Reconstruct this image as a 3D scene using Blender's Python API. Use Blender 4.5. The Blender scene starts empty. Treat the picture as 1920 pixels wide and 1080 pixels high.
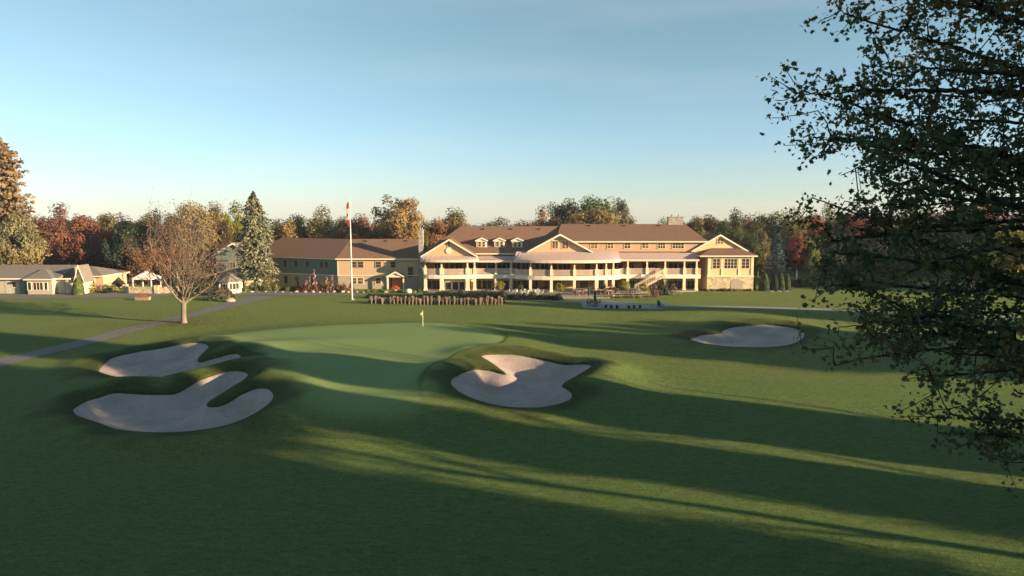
import bpy, math, random
import numpy as np
R = math.radians
sc = bpy.context.scene
# ------------------------------------------------------------------ camera, sky, sun, exposure
CAMH = 14.0
PITCH = math.atan(140/1280.)
cam = bpy.data.cameras.new('camera'); camo = bpy.data.objects.new('camera', cam)
sc.collection.objects.link(camo); sc.camera = camo
cam.sensor_width = 36; cam.lens = 24; cam.clip_end = 6000; cam.clip_start = 0.2
camo.location = (0, 0, CAMH); camo.rotation_euler = (R(90)-PITCH, 0, 0)
SUN_EL = R(11.3); SUN_A = R(22)            # shadows run to the left and away, 23 degrees off the picture plane
sunv = (math.cos(SUN_EL)*math.cos(SUN_A), -math.cos(SUN_EL)*math.sin(SUN_A), math.sin(SUN_EL))
world = bpy.data.worlds.new("World"); sc.world = world; world.use_nodes = True
wn = world.node_tree.nodes; wl = world.node_tree.links; wn.clear()
sky = wn.new('ShaderNodeTexSky'); sky.sky_type = 'NISHITA'; sky.sun_disc = False
sky.sun_elevation = SUN_EL; sky.sun_rotation = math.atan2(sunv[0], sunv[1])
sky.air_density = 1.0; sky.dust_density = 0.0; sky.ozone_density = 3.0; sky.altitude = 100
bg = wn.new('ShaderNodeBackground'); bg.inputs[1].default_value = 0.07
wo = wn.new('ShaderNodeOutputWorld')
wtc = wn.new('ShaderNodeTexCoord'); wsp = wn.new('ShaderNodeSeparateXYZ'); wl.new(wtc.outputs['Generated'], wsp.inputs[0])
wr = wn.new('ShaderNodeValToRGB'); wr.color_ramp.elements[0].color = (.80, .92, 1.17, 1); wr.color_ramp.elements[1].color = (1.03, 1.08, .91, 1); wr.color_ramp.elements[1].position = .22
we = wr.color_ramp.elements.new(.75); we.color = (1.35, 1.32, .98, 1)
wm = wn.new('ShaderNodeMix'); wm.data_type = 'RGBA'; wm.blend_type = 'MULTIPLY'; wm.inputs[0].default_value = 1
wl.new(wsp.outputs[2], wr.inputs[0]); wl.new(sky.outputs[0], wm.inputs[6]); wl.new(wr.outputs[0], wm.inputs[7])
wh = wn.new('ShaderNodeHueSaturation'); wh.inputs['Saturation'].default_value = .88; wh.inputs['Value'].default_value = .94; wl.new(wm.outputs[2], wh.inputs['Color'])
wmp = wn.new('ShaderNodeMapping'); wmp.inputs['Scale'].default_value = (1.2, 1.2, 9); wl.new(wtc.outputs['Generated'], wmp.inputs[0])
wno = wn.new('ShaderNodeTexNoise'); wno.inputs['Scale'].default_value = 1.6; wno.inputs['Detail'].default_value = 5; wno.inputs['Roughness'].default_value = .5; wl.new(wmp.outputs[0], wno.inputs['Vector'])
wcr = wn.new('ShaderNodeValToRGB'); wcr.color_ramp.elements[0].position = .48; wcr.color_ramp.elements[1].position = .75; wcr.color_ramp.elements[1].color = (.13, .13, .13, 1); wl.new(wno.outputs[0], wcr.inputs[0])
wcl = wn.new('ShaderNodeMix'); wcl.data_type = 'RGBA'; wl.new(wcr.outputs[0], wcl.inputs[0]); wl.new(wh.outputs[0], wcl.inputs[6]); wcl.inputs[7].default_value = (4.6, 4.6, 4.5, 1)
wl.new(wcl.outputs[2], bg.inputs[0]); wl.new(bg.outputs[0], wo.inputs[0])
sun = bpy.data.lights.new('sun', 'SUN'); suno = bpy.data.objects.new('sun', sun)
sc.collection.objects.link(suno)
sun.energy = 5.0; sun.angle = R(0.55); sun.color = (1.0, 0.74, 0.465)
from mathutils import Vector
suno.rotation_euler = Vector(sunv).to_track_quat('Z', 'Y').to_euler(); suno.location = (60, -30, 60)
sc.view_settings.view_transform = 'Standard'; sc.view_settings.look = 'None'
sc.view_settings.exposure = 1.55; sc.view_settings.gamma = 1
sc.cycles.max_bounces = 6; sc.cycles.diffuse_bounces = 3; sc.cycles.glossy_bounces = 2
sc.cycles.transparent_max_bounces = 4; sc.cycles.transmission_bounces = 2
sc.cycles.caustics_reflective = False; sc.cycles.caustics_refractive = False

# ------------------------------------------------------------------ picture <-> place
CP, SP = math.cos(PITCH), math.sin(PITCH)
def g(px, py, z=0.0):
    c = -(py-540)/1280.; a = (px-960)/1280.
    fy = CP+c*SP; fz = -SP+c*CP; t = (z-CAMH)/fz
    return a*t, fy*t
def W(px, py, Y):
    c = -(py-540)/1280.; a = (px-960)/1280.
    fy = CP+c*SP; fz = -SP+c*CP; t = Y/fy
    return a*t, CAMH+fz*t
def WX(px, Y, py=500): return W(px, py, Y)[0]
def WZ(py, Y): return W(960, py, Y)[1]

# ------------------------------------------------------------------ object helpers
COL = sc.collection
def tag(o, label=None, cat=None, group=None, kind=None):
    if label: o['label'] = label
    if cat: o['category'] = cat
    if group: o['group'] = group
    if kind: o['kind'] = kind
    return o
def thing(name, label, cat, loc=(0, 0, 0), rz=0, group=None):
    o = bpy.data.objects.new(name, None); COL.objects.link(o); o.empty_display_size = .3
    o.location = loc; o.rotation_euler = (0, 0, rz)
    return tag(o, label, cat, group)
def link_mesh(name, me, parent=None, loc=None):
    o = bpy.data.objects.new(name, me); COL.objects.link(o)
    if parent is not None: o.parent = parent
    if loc: o.location = loc
    return o
class MB:
    def __init__(s): s.v = []; s.f = []; s.mi = []; s.cur = 0; s.mats = []
    def mat(s, m):
        if m not in s.mats: s.mats.append(m)
        s.cur = s.mats.index(m); return s
    def poly(s, pts):
        n = len(s.v); s.v += [tuple(p) for p in pts]; s.f.append(tuple(range(n, n+len(pts)))); s.mi.append(s.cur)
    def box(s, x0, x1, y0, y1, z0, z1):
        n = len(s.v)
        s.v += [(x0,y0,z0),(x1,y0,z0),(x1,y1,z0),(x0,y1,z0),(x0,y0,z1),(x1,y0,z1),(x1,y1,z1),(x0,y1,z1)]
        for q in ((0,3,2,1),(4,5,6,7),(0,1,5,4),(1,2,6,5),(2,3,7,6),(3,0,4,7)):
            s.f.append(tuple(n+i for i in q)); s.mi.append(s.cur)
    def bar(s, a, b, w, h):           # box along a->b, w across, h vertical
        a = Vector(a); b = Vector(b); d = (b-a).normalized()
        up = Vector((0,0,1)) if abs(d.z) < .95 else Vector((0,1,0))
        r = d.cross(up).normalized(); u = r.cross(d).normalized()
        n = len(s.v)
        for p in (a, b):
            for i, j in ((-1,-1),(1,-1),(1,1),(-1,1)): s.v.append(tuple(p+r*(w/2*i)+u*(h/2*j)))
        for q in ((0,1,2,3),(7,6,5,4),(0,4,5,1),(1,5,6,2),(2,6,7,3),(3,7,4,0)):
            s.f.append(tuple(n+i for i in q)); s.mi.append(s.cur)
    def tube(s, pts, rad, k=6, cap=True):
        pts = [Vector(p) for p in pts]; rings = []
        for i, p in enumerate(pts):
            d = (pts[min(i+1, len(pts)-1)]-pts[max(i-1, 0)])
            d = d.normalized() if d.length > 1e-6 else Vector((0,0,1))
            up = Vector((1,0,0)) if abs(d.x) < .8 else Vector((0,1,0))
            r = d.cross(up).normalized(); u = r.cross(d)
            n = len(s.v); rings.append(n)
            for j in range(k):
                a = 2*math.pi*j/k; s.v.append(tuple(p+(r*math.cos(a)+u*math.sin(a))*rad[i]))
        for i in range(len(pts)-1):
            for j in range(k):
                s.f.append((rings[i]+j, rings[i]+(j+1) % k, rings[i+1]+(j+1) % k, rings[i+1]+j)); s.mi.append(s.cur)
        if cap:
            s.f.append(tuple(rings[-1]+j for j in range(k))); s.mi.append(s.cur)
            s.f.append(tuple(rings[0]+j for j in reversed(range(k)))); s.mi.append(s.cur)
    def prism_y(s, pts, y0, y1):      # pts (x,z) outline extruded along y
        n = len(pts); a = [(x, y0, z) for x, z in pts]; b = [(x, y1, z) for x, z in pts]
        s.poly(a); s.poly(b[::-1])
        for i in range(n): j = (i+1) % n; s.poly([a[j], a[i], b[i], b[j]])
    def prism_x(s, pts, x0, x1):      # pts (y,z)
        n = len(pts); a = [(x0, y, z) for y, z in pts]; b = [(x1, y, z) for y, z in pts]
        s.poly(a); s.poly(b[::-1])
        for i in range(n): j = (i+1) % n; s.poly([a[j], a[i], b[i], b[j]])
    def prism_z(s, pts, z0, z1):
        n = len(pts); a = [(x, y, z0) for x, y in pts]; b = [(x, y, z1) for x, y in pts]
        s.poly(a[::-1]); s.poly(b)
        for i in range(n): j = (i+1) % n; s.poly([a[i], a[j], b[j], b[i]])
    def ball(s, c, r, seed=0, k=8, jit=.12):
        rnd = random.Random(seed); n0 = len(s.v); rows = k//2+1
        for i in range(rows+1):
            th = math.pi*i/rows
            for j in range(k):
                ph = 2*math.pi*j/k; q = 1+rnd.uniform(-jit, jit)
                s.v.append((c[0]+r[0]*q*math.sin(th)*math.cos(ph), c[1]+r[1]*q*math.sin(th)*math.sin(ph), c[2]+r[2]*q*math.cos(th)))
        for i in range(rows):
            for j in range(k):
                s.f.append((n0+i*k+j, n0+(i+1)*k+j, n0+(i+1)*k+(j+1) % k, n0+i*k+(j+1) % k)); s.mi.append(s.cur)
    def mesh(s, name, mat=None, smooth=False):
        me = bpy.data.meshes.new(name); me.from_pydata(s.v, [], s.f)
        if mat is not None: me.materials.append(mat)
        else:
            for m in s.mats: me.materials.append(m)
            me.polygons.foreach_set('material_index', s.mi)
        if smooth: me.polygons.foreach_set('use_smooth', [True]*len(me.polygons))
        me.update(); return me
    def build(s, name, mat=None, parent=None, smooth=False):
        return link_mesh(name, s.mesh(name, mat, smooth), parent)

# ------------------------------------------------------------------ materials
def newmat(name):
    m = bpy.data.materials.new(name); m.use_nodes = True; nt = m.node_tree; nt.nodes.clear()
    out = nt.nodes.new('ShaderNodeOutputMaterial'); return m, nt, out
def nd(nt, t, **kw):
    n = nt.nodes.new(t)
    for k, v in kw.items(): setattr(n, k, v)
    return n
def noise(nt, scale, detail=4, rough=.55, vec=None, stretch=None):
    n = nd(nt, 'ShaderNodeTexNoise'); n.inputs['Scale'].default_value = scale
    n.inputs['Detail'].default_value = detail; n.inputs['Roughness'].default_value = rough
    if vec is None:
        tc = nd(nt, 'ShaderNodeTexCoord'); vec = tc.outputs['Object']
    if stretch:
        mp = nd(nt, 'ShaderNodeMapping'); mp.inputs['Scale'].default_value = stretch[:3]
        if len(stretch) > 3: mp.inputs['Rotation'].default_value = (0, 0, stretch[3])
        nt.links.new(vec, mp.inputs['Vector']); vec = mp.outputs[0]
    nt.links.new(vec, n.inputs['Vector']); return n
def ramp(nt, fac, lo, hi, p0=.3, p1=.7):
    r = nd(nt, 'ShaderNodeValToRGB'); r.color_ramp.elements[0].position = p0; r.color_ramp.elements[1].position = p1
    r.color_ramp.elements[0].color = (*lo, 1); r.color_ramp.elements[1].color = (*hi, 1)
    nt.links.new(fac, r.inputs[0]); return r
def mix(nt, fac, a, b, bt='MIX'):
    m = nd(nt, 'ShaderNodeMix', data_type='RGBA', blend_type=bt)
    for sock, v in ((m.inputs[0], fac), (m.inputs[6], a), (m.inputs[7], b)):
        if hasattr(v, 'node'): nt.links.new(v, sock)
        elif isinstance(v, (int, float)): sock.default_value = v
        else: sock.default_value = (*v, 1)
    return m.outputs[2]
def simple(name, col, rough=.8, var=.18, scale=3., bump=0., bscale=None, spec=.3, metal=0, stretch=None, coat=0):
    m, nt, out = newmat(name); b = nd(nt, 'ShaderNodeBsdfPrincipled')
    n = noise(nt, scale, 5, .6, stretch=stretch)
    lo = tuple(c*(1-var) for c in col); hi = tuple(min(1, c*(1+var)) for c in col)
    r = ramp(nt, n.outputs[0], lo, hi)
    nt.links.new(r.outputs[0], b.inputs['Base Color'])
    b.inputs['Roughness'].default_value = rough; b.inputs['Specular IOR Level'].default_value = spec
    b.inputs['Metallic'].default_value = metal
    if bump:
        n2 = noise(nt, bscale or scale*6, 4, .6); bp = nd(nt, 'ShaderNodeBump'); bp.inputs['Strength'].default_value = bump
        bp.inputs['Distance'].default_value = .03
        nt.links.new(n2.outputs[0], bp.inputs['Height']); nt.links.new(bp.outputs[0], b.inputs['Normal'])
    nt.links.new(b.outputs[0], out.inputs[0]); return m
def banded(name, col, period=.2, axis='Z', dark=.72, rough=.75, var=.15):   # clapboards, shingle courses
    m, nt, out = newmat(name); b = nd(nt, 'ShaderNodeBsdfPrincipled')
    tc = nd(nt, 'ShaderNodeTexCoord'); sp = nd(nt, 'ShaderNodeSeparateXYZ'); nt.links.new(tc.outputs['Object'], sp.inputs[0])
    mt = nd(nt, 'ShaderNodeMath', operation='DIVIDE'); nt.links.new(sp.outputs[axis], mt.inputs[0]); mt.inputs[1].default_value = period
    fr = nd(nt, 'ShaderNodeMath', operation='FRACT'); nt.links.new(mt.outputs[0], fr.inputs[0])
    r = ramp(nt, fr.outputs[0], tuple(c*dark for c in col), col, 0, .18)
    n = noise(nt, 1.3, 6, .65); n3 = noise(nt, 9, 3, .6, stretch=(1, 1, 4))
    c = mix(nt, .55, r.outputs[0], ramp(nt, n.outputs[0], tuple(x*(1-var*1.6) for x in col), tuple(min(1, x*(1+var)) for x in col)).outputs[0])
    c = mix(nt, .35, c, ramp(nt, n3.outputs[0], tuple(x*(1-var*2) for x in col), tuple(min(1, x*(1+var)) for x in col)).outputs[0])
    nt.links.new(c, b.inputs['Base Color']); b.inputs['Roughness'].default_value = rough; b.inputs['Specular IOR Level'].default_value = .2
    bp = nd(nt, 'ShaderNodeBump'); bp.inputs['Strength'].default_value = .5; bp.inputs['Distance'].default_value = .03
    nt.links.new(fr.outputs[0], bp.inputs['Height']); nt.links.new(bp.outputs[0], b.inputs['Normal'])
    nt.links.new(b.outputs[0], out.inputs[0]); return m
def stone_mat(name, col, scale=2.2):
    m, nt, out = newmat(name); b = nd(nt, 'ShaderNodeBsdfPrincipled')
    tc = nd(nt, 'ShaderNodeTexCoord'); v = nd(nt, 'ShaderNodeTexVoronoi'); v.inputs['Scale'].default_value = scale
    mp = nd(nt, 'ShaderNodeMapping'); mp.inputs['Scale'].default_value = (1, 1, 1.9)
    nt.links.new(tc.outputs['Object'], mp.inputs[0]); nt.links.new(mp.outputs[0], v.inputs['Vector'])
    bw = nd(nt, 'ShaderNodeRGBToBW'); nt.links.new(v.outputs['Color'], bw.inputs[0])
    r = ramp(nt, bw.outputs[0], tuple(c*.7 for c in col), tuple(min(1, c*1.25) for c in col), .2, .8)
    v2 = nd(nt, 'ShaderNodeTexVoronoi', feature='DISTANCE_TO_EDGE'); v2.inputs['Scale'].default_value = scale
    nt.links.new(mp.outputs[0], v2.inputs['Vector'])
    jr = ramp(nt, v2.outputs['Distance'], (.45,)*3, (1,)*3, .01, .06)
    c = mix(nt, 1.0, r.outputs[0], jr.outputs[0], 'MULTIPLY')
    nt.links.new(c, b.inputs['Base Color']); b.inputs['Roughness'].default_value = .9
    nt.links.new(b.outputs[0], out.inputs[0]); return m
def foliage_mat(name, trans=.33, shift=(1.12, .98, .84), nscale=.5):
    m, nt, out = newmat(name)
    oi = nd(nt, 'ShaderNodeObjectInfo'); at = nd(nt, 'ShaderNodeAttribute', attribute_name='tint')
    n = noise(nt, nscale, 3, .6)
    sh = mix(nt, 1.0, oi.outputs['Color'], shift, 'MULTIPLY')
    mr = ramp(nt, n.outputs[0], (0,)*3, (1,)*3, .42, .62)
    c = mix(nt, mr.outputs[0], oi.outputs['Color'], sh)
    k = nd(nt, 'ShaderNodeMapRange'); k.inputs['To Min'].default_value = .5; k.inputs['To Max'].default_value = 1.5
    nt.links.new(at.outputs['Fac'], k.inputs['Value'])
    vm = nd(nt, 'ShaderNodeVectorMath', operation='SCALE'); nt.links.new(c, vm.inputs[0]); nt.links.new(k.outputs[0], vm.inputs['Scale'])
    d = nd(nt, 'ShaderNodeBsdfPrincipled'); d.inputs['Roughness'].default_value = .7; d.inputs['Specular IOR Level'].default_value = .18
    t = nd(nt, 'ShaderNodeBsdfTranslucent'); ms = nd(nt, 'ShaderNodeMixShader'); ms.inputs[0].default_value = trans
    nt.links.new(vm.outputs[0], d.inputs['Base Color']); nt.links.new(vm.outputs[0], t.inputs['Color'])
    nt.links.new(d.outputs[0], ms.inputs[1]); nt.links.new(t.outputs[0], ms.inputs[2]); nt.links.new(ms.outputs[0], out.inputs[0])
    return m
def glass_mat(name, col=(.02, .025, .03), warm=(.09, .05, .03), sc_=.6):
    m, nt, out = newmat(name); b = nd(nt, 'ShaderNodeBsdfPrincipled')
    n = noise(nt, sc_, 3, .6); r = ramp(nt, n.outputs[0], col, warm, .4, .65)
    nt.links.new(r.outputs[0], b.inputs['Base Color']); b.inputs['Roughness'].default_value = .08
    b.inputs['Specular IOR Level'].default_value = .6
    nt.links.new(b.outputs[0], out.inputs[0]); return m
M = {}
M['cream'] = banded('cream_siding', (.60, .405, .235), .18, dark=.85, var=.08)
M['siding_pink'] = banded('tan_siding', (.50, .33, .22), .2, dark=.8, var=.08)
M['render_y'] = simple('pale_yellow_render', (.66, .50, .27), .85, .1, 1.5)
M['stone'] = stone_mat('warm_limestone', (.56, .44, .28), 2.0)
M['chimney'] = stone_mat('grey_stone', (.34, .31, .27), 2.6)
M['white'] = simple('white_trim', (.74, .66, .53), .6, .05, 2)
M['cream_trim'] = simple('cream_trim', (.74, .61, .41), .6, .06, 2)
M['roof'] = banded('brown_shingles', (.20, .115, .078), .16, dark=.7, rough=.9, var=.22)
M['roof_grey'] = banded('grey_shingles', (.20, .172, .148), .16, dark=.7, rough=.9, var=.2)
M['lodge_up'] = banded('lodge_tan_siding', (.52, .37, .24), .2, dark=.82, var=.1)
M['lodge_low'] = banded('lodge_lower_siding', (.38, .31, .23), .4, dark=.82, var=.1)
M['shade_and_dark'] = banded('grey_green_shade_and_siding', (.16, .19, .16), .2, dark=.82, var=.1)  # annex's dark siding; on the lodge's oblique wall, shade put into the colour
M['grey_wall'] = banded('grey_beige_siding', (.44, .38, .29), .2, dark=.85, var=.08)
M['awning'] = simple('mauve_awning_canvas', (.47, .345, .30), .85, .06, 1.2)
M['valance'] = simple('cream_awning_valance', (.68, .56, .42), .8, .06, 1.5)
M['deckwood'] = simple('deck_boards', (.30, .20, .13), .8, .2, 4)
M['rail'] = simple('pinkish_tan_railing', (.60, .45, .35), .7, .1, 3)
M['glass'] = glass_mat('dark_window_glass')
M['glass_w'] = glass_mat('warm_window_glass', (.05, .03, .02), (.30, .17, .09), .5)
M['soffit'] = simple('brown_wood_soffit', (.30, .15, .07), .7, .2, 3)
M['wood_in'] = simple('honey_wood_panelling', (.52, .27, .10), .6, .2, 2.5, stretch=(6, 6, 1))
M['dark'] = simple('dark_metal', (.02, .02, .022), .5, .2, 3)
M['asphalt'] = simple('asphalt', (.15, .138, .125), .9, .15, 2.5, .3, 30)
M['concrete'] = simple('concrete_paving', (.26, .26, .26), .9, .12, .8, .2, 20)
M['kerb'] = simple('pale_kerb', (.38, .34, .27), .9, .12, 2)
M['bark'] = simple('grey_bark', (.15, .115, .085), .9, .35, 4, .8, 14, stretch=(1, 1, .25))
M['bark_pale'] = simple('pale_bark', (.185, .15, .115), .9, .25, 4, .8, 14, stretch=(1, 1, .25))
M['bark_dark'] = simple('dark_bark', (.028, .024, .02), .9, .35, 4, .8, 14, stretch=(1, 1, .25))
M['birch'] = simple('white_bark', (.62, .56, .48), .8, .2, 4, stretch=(1, 1, 5))
M['rock'] = simple('pale_fieldstone', (.30, .27, .21), .9, .25, 2.5, .6, 9)
M['leaf'] = foliage_mat('autumn_foliage')
M['leafgreen'] = foliage_mat('green_foliage', .18, (.75, .8, .9))
M['needle'] = foliage_mat('conifer_needles', .08, (.8, .95, 1.15), .8)
M['bigleaf'] = foliage_mat('near_maple_leaf', .30, (2.2, 1.15, .9), .35)
M['canvas_w'] = simple('white_canvas', (.8, .78, .74), .7, .04, 2)
M['polewhite'] = simple('white_pole_paint', (.80, .78, .72), .4, .04, 3)
M['red'] = simple('flag_red', (.30, .055, .05), .7, .08, 2)
M['flagwhite'] = simple('flag_white', (.55, .47, .46), .7, .05, 2)
M['yellow'] = simple('flag_yellow', (.75, .78, .12), .7, .06, 2)
M['orange'] = simple('orange_flowers', (.60, .13, .03), .8, .3, 8)
M['teak'] = simple('weathered_teak', (.30, .22, .16), .8, .25, 5)
M['door'] = simple('orange_door', (.50, .14, .05), .6, .15, 3)

# ------------------------------------------------------------------ terrain
def smooth_closed(pts, n=5):
    P = np.array(pts, float); out = []; L = len(P)
    for i in range(L):
        p0, p1, p2, p3 = P[(i-1) % L], P[i], P[(i+1) % L], P[(i+2) % L]
        for k in range(n):
            t = k/n
            out.append(.5*((2*p1)+(-p0+p2)*t+(2*p0-5*p1+4*p2-p3)*t*t+(-p0+3*p1-3*p2+p3)*t**3))
    return np.array(out)
def smooth_open(pts, n=6):
    P = np.array(pts, float); P = np.vstack([2*P[0]-P[1], P, 2*P[-1]-P[-2]]); out = []
    for i in range(1, len(P)-2):
        p0, p1, p2, p3 = P[i-1:i+3]
        for k in range(n):
            t = k/n
            out.append(.5*((2*p1)+(-p0+p2)*t+(2*p0-5*p1+4*p2-p3)*t*t+(-p0+3*p1-3*p2+p3)*t**3))
    out.append(P[-2]); return np.array(out)
def seg_dist(X, Y, P, closed=True):
    d = np.full(X.shape, 1e9); n = len(P)
    for i in range(n if closed else n-1):
        a = P[i]; b = P[(i+1) % n]; ab = b-a; L = ab@ab+1e-12
        t = np.clip(((X-a[0])*ab[0]+(Y-a[1])*ab[1])/L, 0, 1)
        d = np.minimum(d, (X-a[0]-t*ab[0])**2+(Y-a[1]-t*ab[1])**2)
    return np.sqrt(d)
def inside(X, Y, P):
    c = np.zeros(X.shape, bool); n = len(P)
    for i in range(n):
        a = P[i]; b = P[(i+1) % n]
        if a[1] == b[1]: continue
        cond = ((a[1] > Y) != (b[1] > Y)) & (X < (b[0]-a[0])*(Y-a[1])/(b[1]-a[1])+a[0])
        c ^= cond
    return c
def sdf(X, Y, P, reach=14.):
    X = np.asarray(X, float); Y = np.asarray(Y, float)
    out = np.full(X.shape, reach)
    lo = P.min(0)-reach; hi = P.max(0)+reach
    m = (X > lo[0]) & (X < hi[0]) & (Y > lo[1]) & (Y < hi[1])
    if m.any():
        x = X[m]; y = Y[m]; d = seg_dist(x, y, P); d[inside(x, y, P)] *= -1; out[m] = np.minimum(d, reach)
    return out
def sstep(a, b, x):
    t = np.clip((x-a)/(b-a), 0, 1); return t*t*(3-2*t)
LB1 = [(183,689),(190,680),(204,668),(217,663),(256,656),(308,652),(347,648),(371,648),(386,651),(393,658),(389,664),(373,673),(376,678),(399,675),(428,671),(446,671),(453,675),(446,682),(423,690),(386,698),(334,703),(295,705),(246,705),(217,702),(199,698),(187,693)]
LB2 = [(135,764),(139,758),(160,746),(183,740),(212,732),(256,733),(303,734),(329,733),(350,724),(376,716),(407,710),(438,707),(459,710),(467,716),(459,724),(436,733),(407,746),(390,755),(394,761),(412,761),(433,753),(454,744),(478,738),(501,739),(514,748),(513,758),(501,771),(470,787),(425,800),(373,806),(308,809),(256,807),(217,802),(191,792),(165,783),(144,775)]
CB = [(844,722),(848,715),(866,702),(881,694),(897,690),(923,691),(947,694),(939,688),(923,679),(902,670),(915,666),(941,664),(975,664),(1019,668),(1064,677),(1095,680),(1108,684),(1109,690),(1100,698),(1079,707),(1059,715),(1056,720),(1066,727),(1074,735),(1069,745),(1051,751),(1019,756),(975,757),(934,755),(897,749),(866,740),(850,731)]
RB = [(1293,629),(1305,624),(1324,620),(1343,619),(1352,617),(1356,613),(1372,610),(1396,608),(1432,607),(1467,609),(1496,613),(1509,619),(1508,627),(1491,638),(1463,644),(1420,646),(1372,645),(1329,640),(1300,634)]
GREEN = [(372,637),(420,626),(500,617),(640,608),(793,604),(880,611),(928,623),(943,634),(926,648),(882,659),(846,671),(816,690),(792,718),(786,744),(740,765),(650,765),(585,755),(572,728),(545,700),(505,676),(450,655),(400,643)]
ZB = [.35, .30, .55, .40]
BUNK = [smooth_closed([g(x, y, z) for x, y in P], 4) for P, z in zip((LB1, LB2, CB, RB), ZB)]
GRN = smooth_closed([g(x, y, .8) for x, y in GREEN], 4)
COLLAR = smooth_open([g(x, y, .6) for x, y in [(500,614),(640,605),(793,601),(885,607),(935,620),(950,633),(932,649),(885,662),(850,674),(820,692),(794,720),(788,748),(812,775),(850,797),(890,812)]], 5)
rs = np.random.RandomState(3)
WV = [(rs.uniform(.02, .5), rs.uniform(0, 6.28), rs.uniform(0, 6.28)) for _ in range(14)]
def relief(X, Y):
    z = np.zeros_like(X)
    for f, a, p in WV: z += np.sin((X*math.cos(a)+Y*math.sin(a))*f+p)*(.045/(f+.12))*.12
    return z
def bump2(X, Y, cx, cy, rx, ry, h, rot=0):
    dx = X-cx; dy = Y-cy; c, s = math.cos(rot), math.sin(rot)
    a = (dx*c+dy*s)/rx; b = (-dx*s+dy*c)/ry
    return h*np.exp(-(a*a+b*b))
def H0(X, Y, BD=None):
    X = np.asarray(X, float); Y = np.asarray(Y, float)
    z = relief(X, Y)*np.clip((Y-5)/30., 0, 1)*np.clip((112-Y)/12., .0, 1)
    sg = sdf(X, Y, GRN, 16.)
    z = z + .85*sstep(9., -3., sg)
    if BD is None: BD = [sdf(X, Y, B) for B in BUNK]
    for sd, amp in zip(BD, (.40, .55, .45, .35)):   # mounding round each bunker
        z = z + amp*np.exp(-((sd-1.7)/1.9)**2)
    z = z + bump2(X, Y, *g(560, 700, .5), 5.5, 4.5, .75, .5)       # shoulder right of the left bunkers
    z = z + bump2(X, Y, *g(480, 655, .5), 9, 2.5, .35, .3)
    z = z + bump2(X, Y, *g(820, 712, .5), 2.6, 5., .35, 0)
    z = z + bump2(X, Y, *g(1135, 700, .5), 3.2, 6., .75, 0)
    z = z + bump2(X, Y, *g(1420, 590, .5), 17, 6, 1.0, 0)          # mound behind the far bunker
    z = z + bump2(X, Y, *g(1250, 760, 0), 12, 6, .35, -.4)
    z = z - .026*np.maximum(0, np.hypot(X, Y)-245)
    return z
def carve(BD):
    c = 0
    for sd in BD: c = c+.95*sstep(.06, -.5, sd)
    return c
def gz(x, y):
    x = np.array([x], float); y = np.array([y], float); BD = [sdf(x, y, B) for B in BUNK]
    return float((H0(x, y, BD)-carve(BD))[0])
def gp(px, py):
    x, y = g(px, py); z = gz(x, y)
    for _ in range(3): x, y = g(px, py, z); z = gz(x, y)
    return x, y, z

# ground: one sheet to the horizon
ya = np.concatenate([np.linspace(-60, 16, 12, endpoint=False), np.exp(np.linspace(math.log(16), math.log(118), 560)), np.exp(np.linspace(math.log(119.5), math.log(3500), 60))])
aa = np.concatenate([-np.exp(np.linspace(math.log(8), math.log(.93), 22, endpoint=False)), np.linspace(-.92, .92, 760), np.exp(np.linspace(math.log(.93), math.log(8), 23))[1:]])
A, Yg = np.meshgrid(aa, ya); Xg = A*(np.maximum(Yg, 16)+4)
BD = [sdf(Xg, Yg, B) for B in BUNK]
Zg = H0(Xg, Yg, BD)-carve(BD)
ny, nx = Xg.shape
def grid_mesh(name, X, Y, Z, keep=None):
    ny, nx = X.shape; idx = np.arange(ny*nx).reshape(ny, nx)
    q = np.stack([idx[:-1, :-1], idx[:-1, 1:], idx[1:, 1:], idx[1:, :-1]], -1).reshape(-1, 4)
    V = np.stack([X, Y, Z], -1).reshape(-1, 3)
    if keep is not None:
        q = q[keep.reshape(-1)[q].any(1)]; u, inv = np.unique(q, return_inverse=True); V = V[u]; q = inv.reshape(-1, 4)
    me = bpy.data.meshes.new(name); me.vertices.add(len(V)); me.vertices.foreach_set('co', V.astype(np.float32).ravel())
    me.loops.add(q.size); me.loops.foreach_set('vertex_index', q.astype(np.int32).ravel())
    me.polygons.add(len(q)); me.polygons.foreach_set('loop_start', np.arange(0, q.size, 4, dtype=np.int32))
    me.polygons.foreach_set('use_smooth', np.ones(len(q), bool)); me.update(calc_edges=True); return me
gme = grid_mesh('ground', Xg, Yg, Zg)
def attr(me, name, a):
    at = me.attributes.new(name, 'FLOAT', 'POINT'); at.data.foreach_set('value', np.asarray(a, np.float32).ravel())
sg = sdf(Xg, Yg, GRN, 16.)
bmin = np.minimum.reduce(BD)
gsoft = .15+3.5*sstep(60., 52., Yg)
attr(gme, 'green', sstep(gsoft, -gsoft*.7, sg))
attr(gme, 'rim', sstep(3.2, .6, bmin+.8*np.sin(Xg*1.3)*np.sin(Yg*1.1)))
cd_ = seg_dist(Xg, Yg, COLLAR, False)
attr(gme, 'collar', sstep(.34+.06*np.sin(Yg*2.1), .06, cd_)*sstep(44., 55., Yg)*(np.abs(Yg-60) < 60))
FAIR = smooth_closed([g(x, y) for x, y in [(-60,1000),(600,850),(1000,800),(1120,700),(1060,650),(1250,700),(1700,720),(2000,760),(2100,1080),(1000,1300),(-200,1300)]], 3)
attr(gme, 'fair', sstep(1.2, -1.2, sdf(Xg, Yg, FAIR, 16.)))
gm, nt, out = newmat('mown_grass')
b = nd(nt, 'ShaderNodeBsdfPrincipled'); b.inputs['Roughness'].default_value = .85; b.inputs['Specular IOR Level'].default_value = .12
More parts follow.
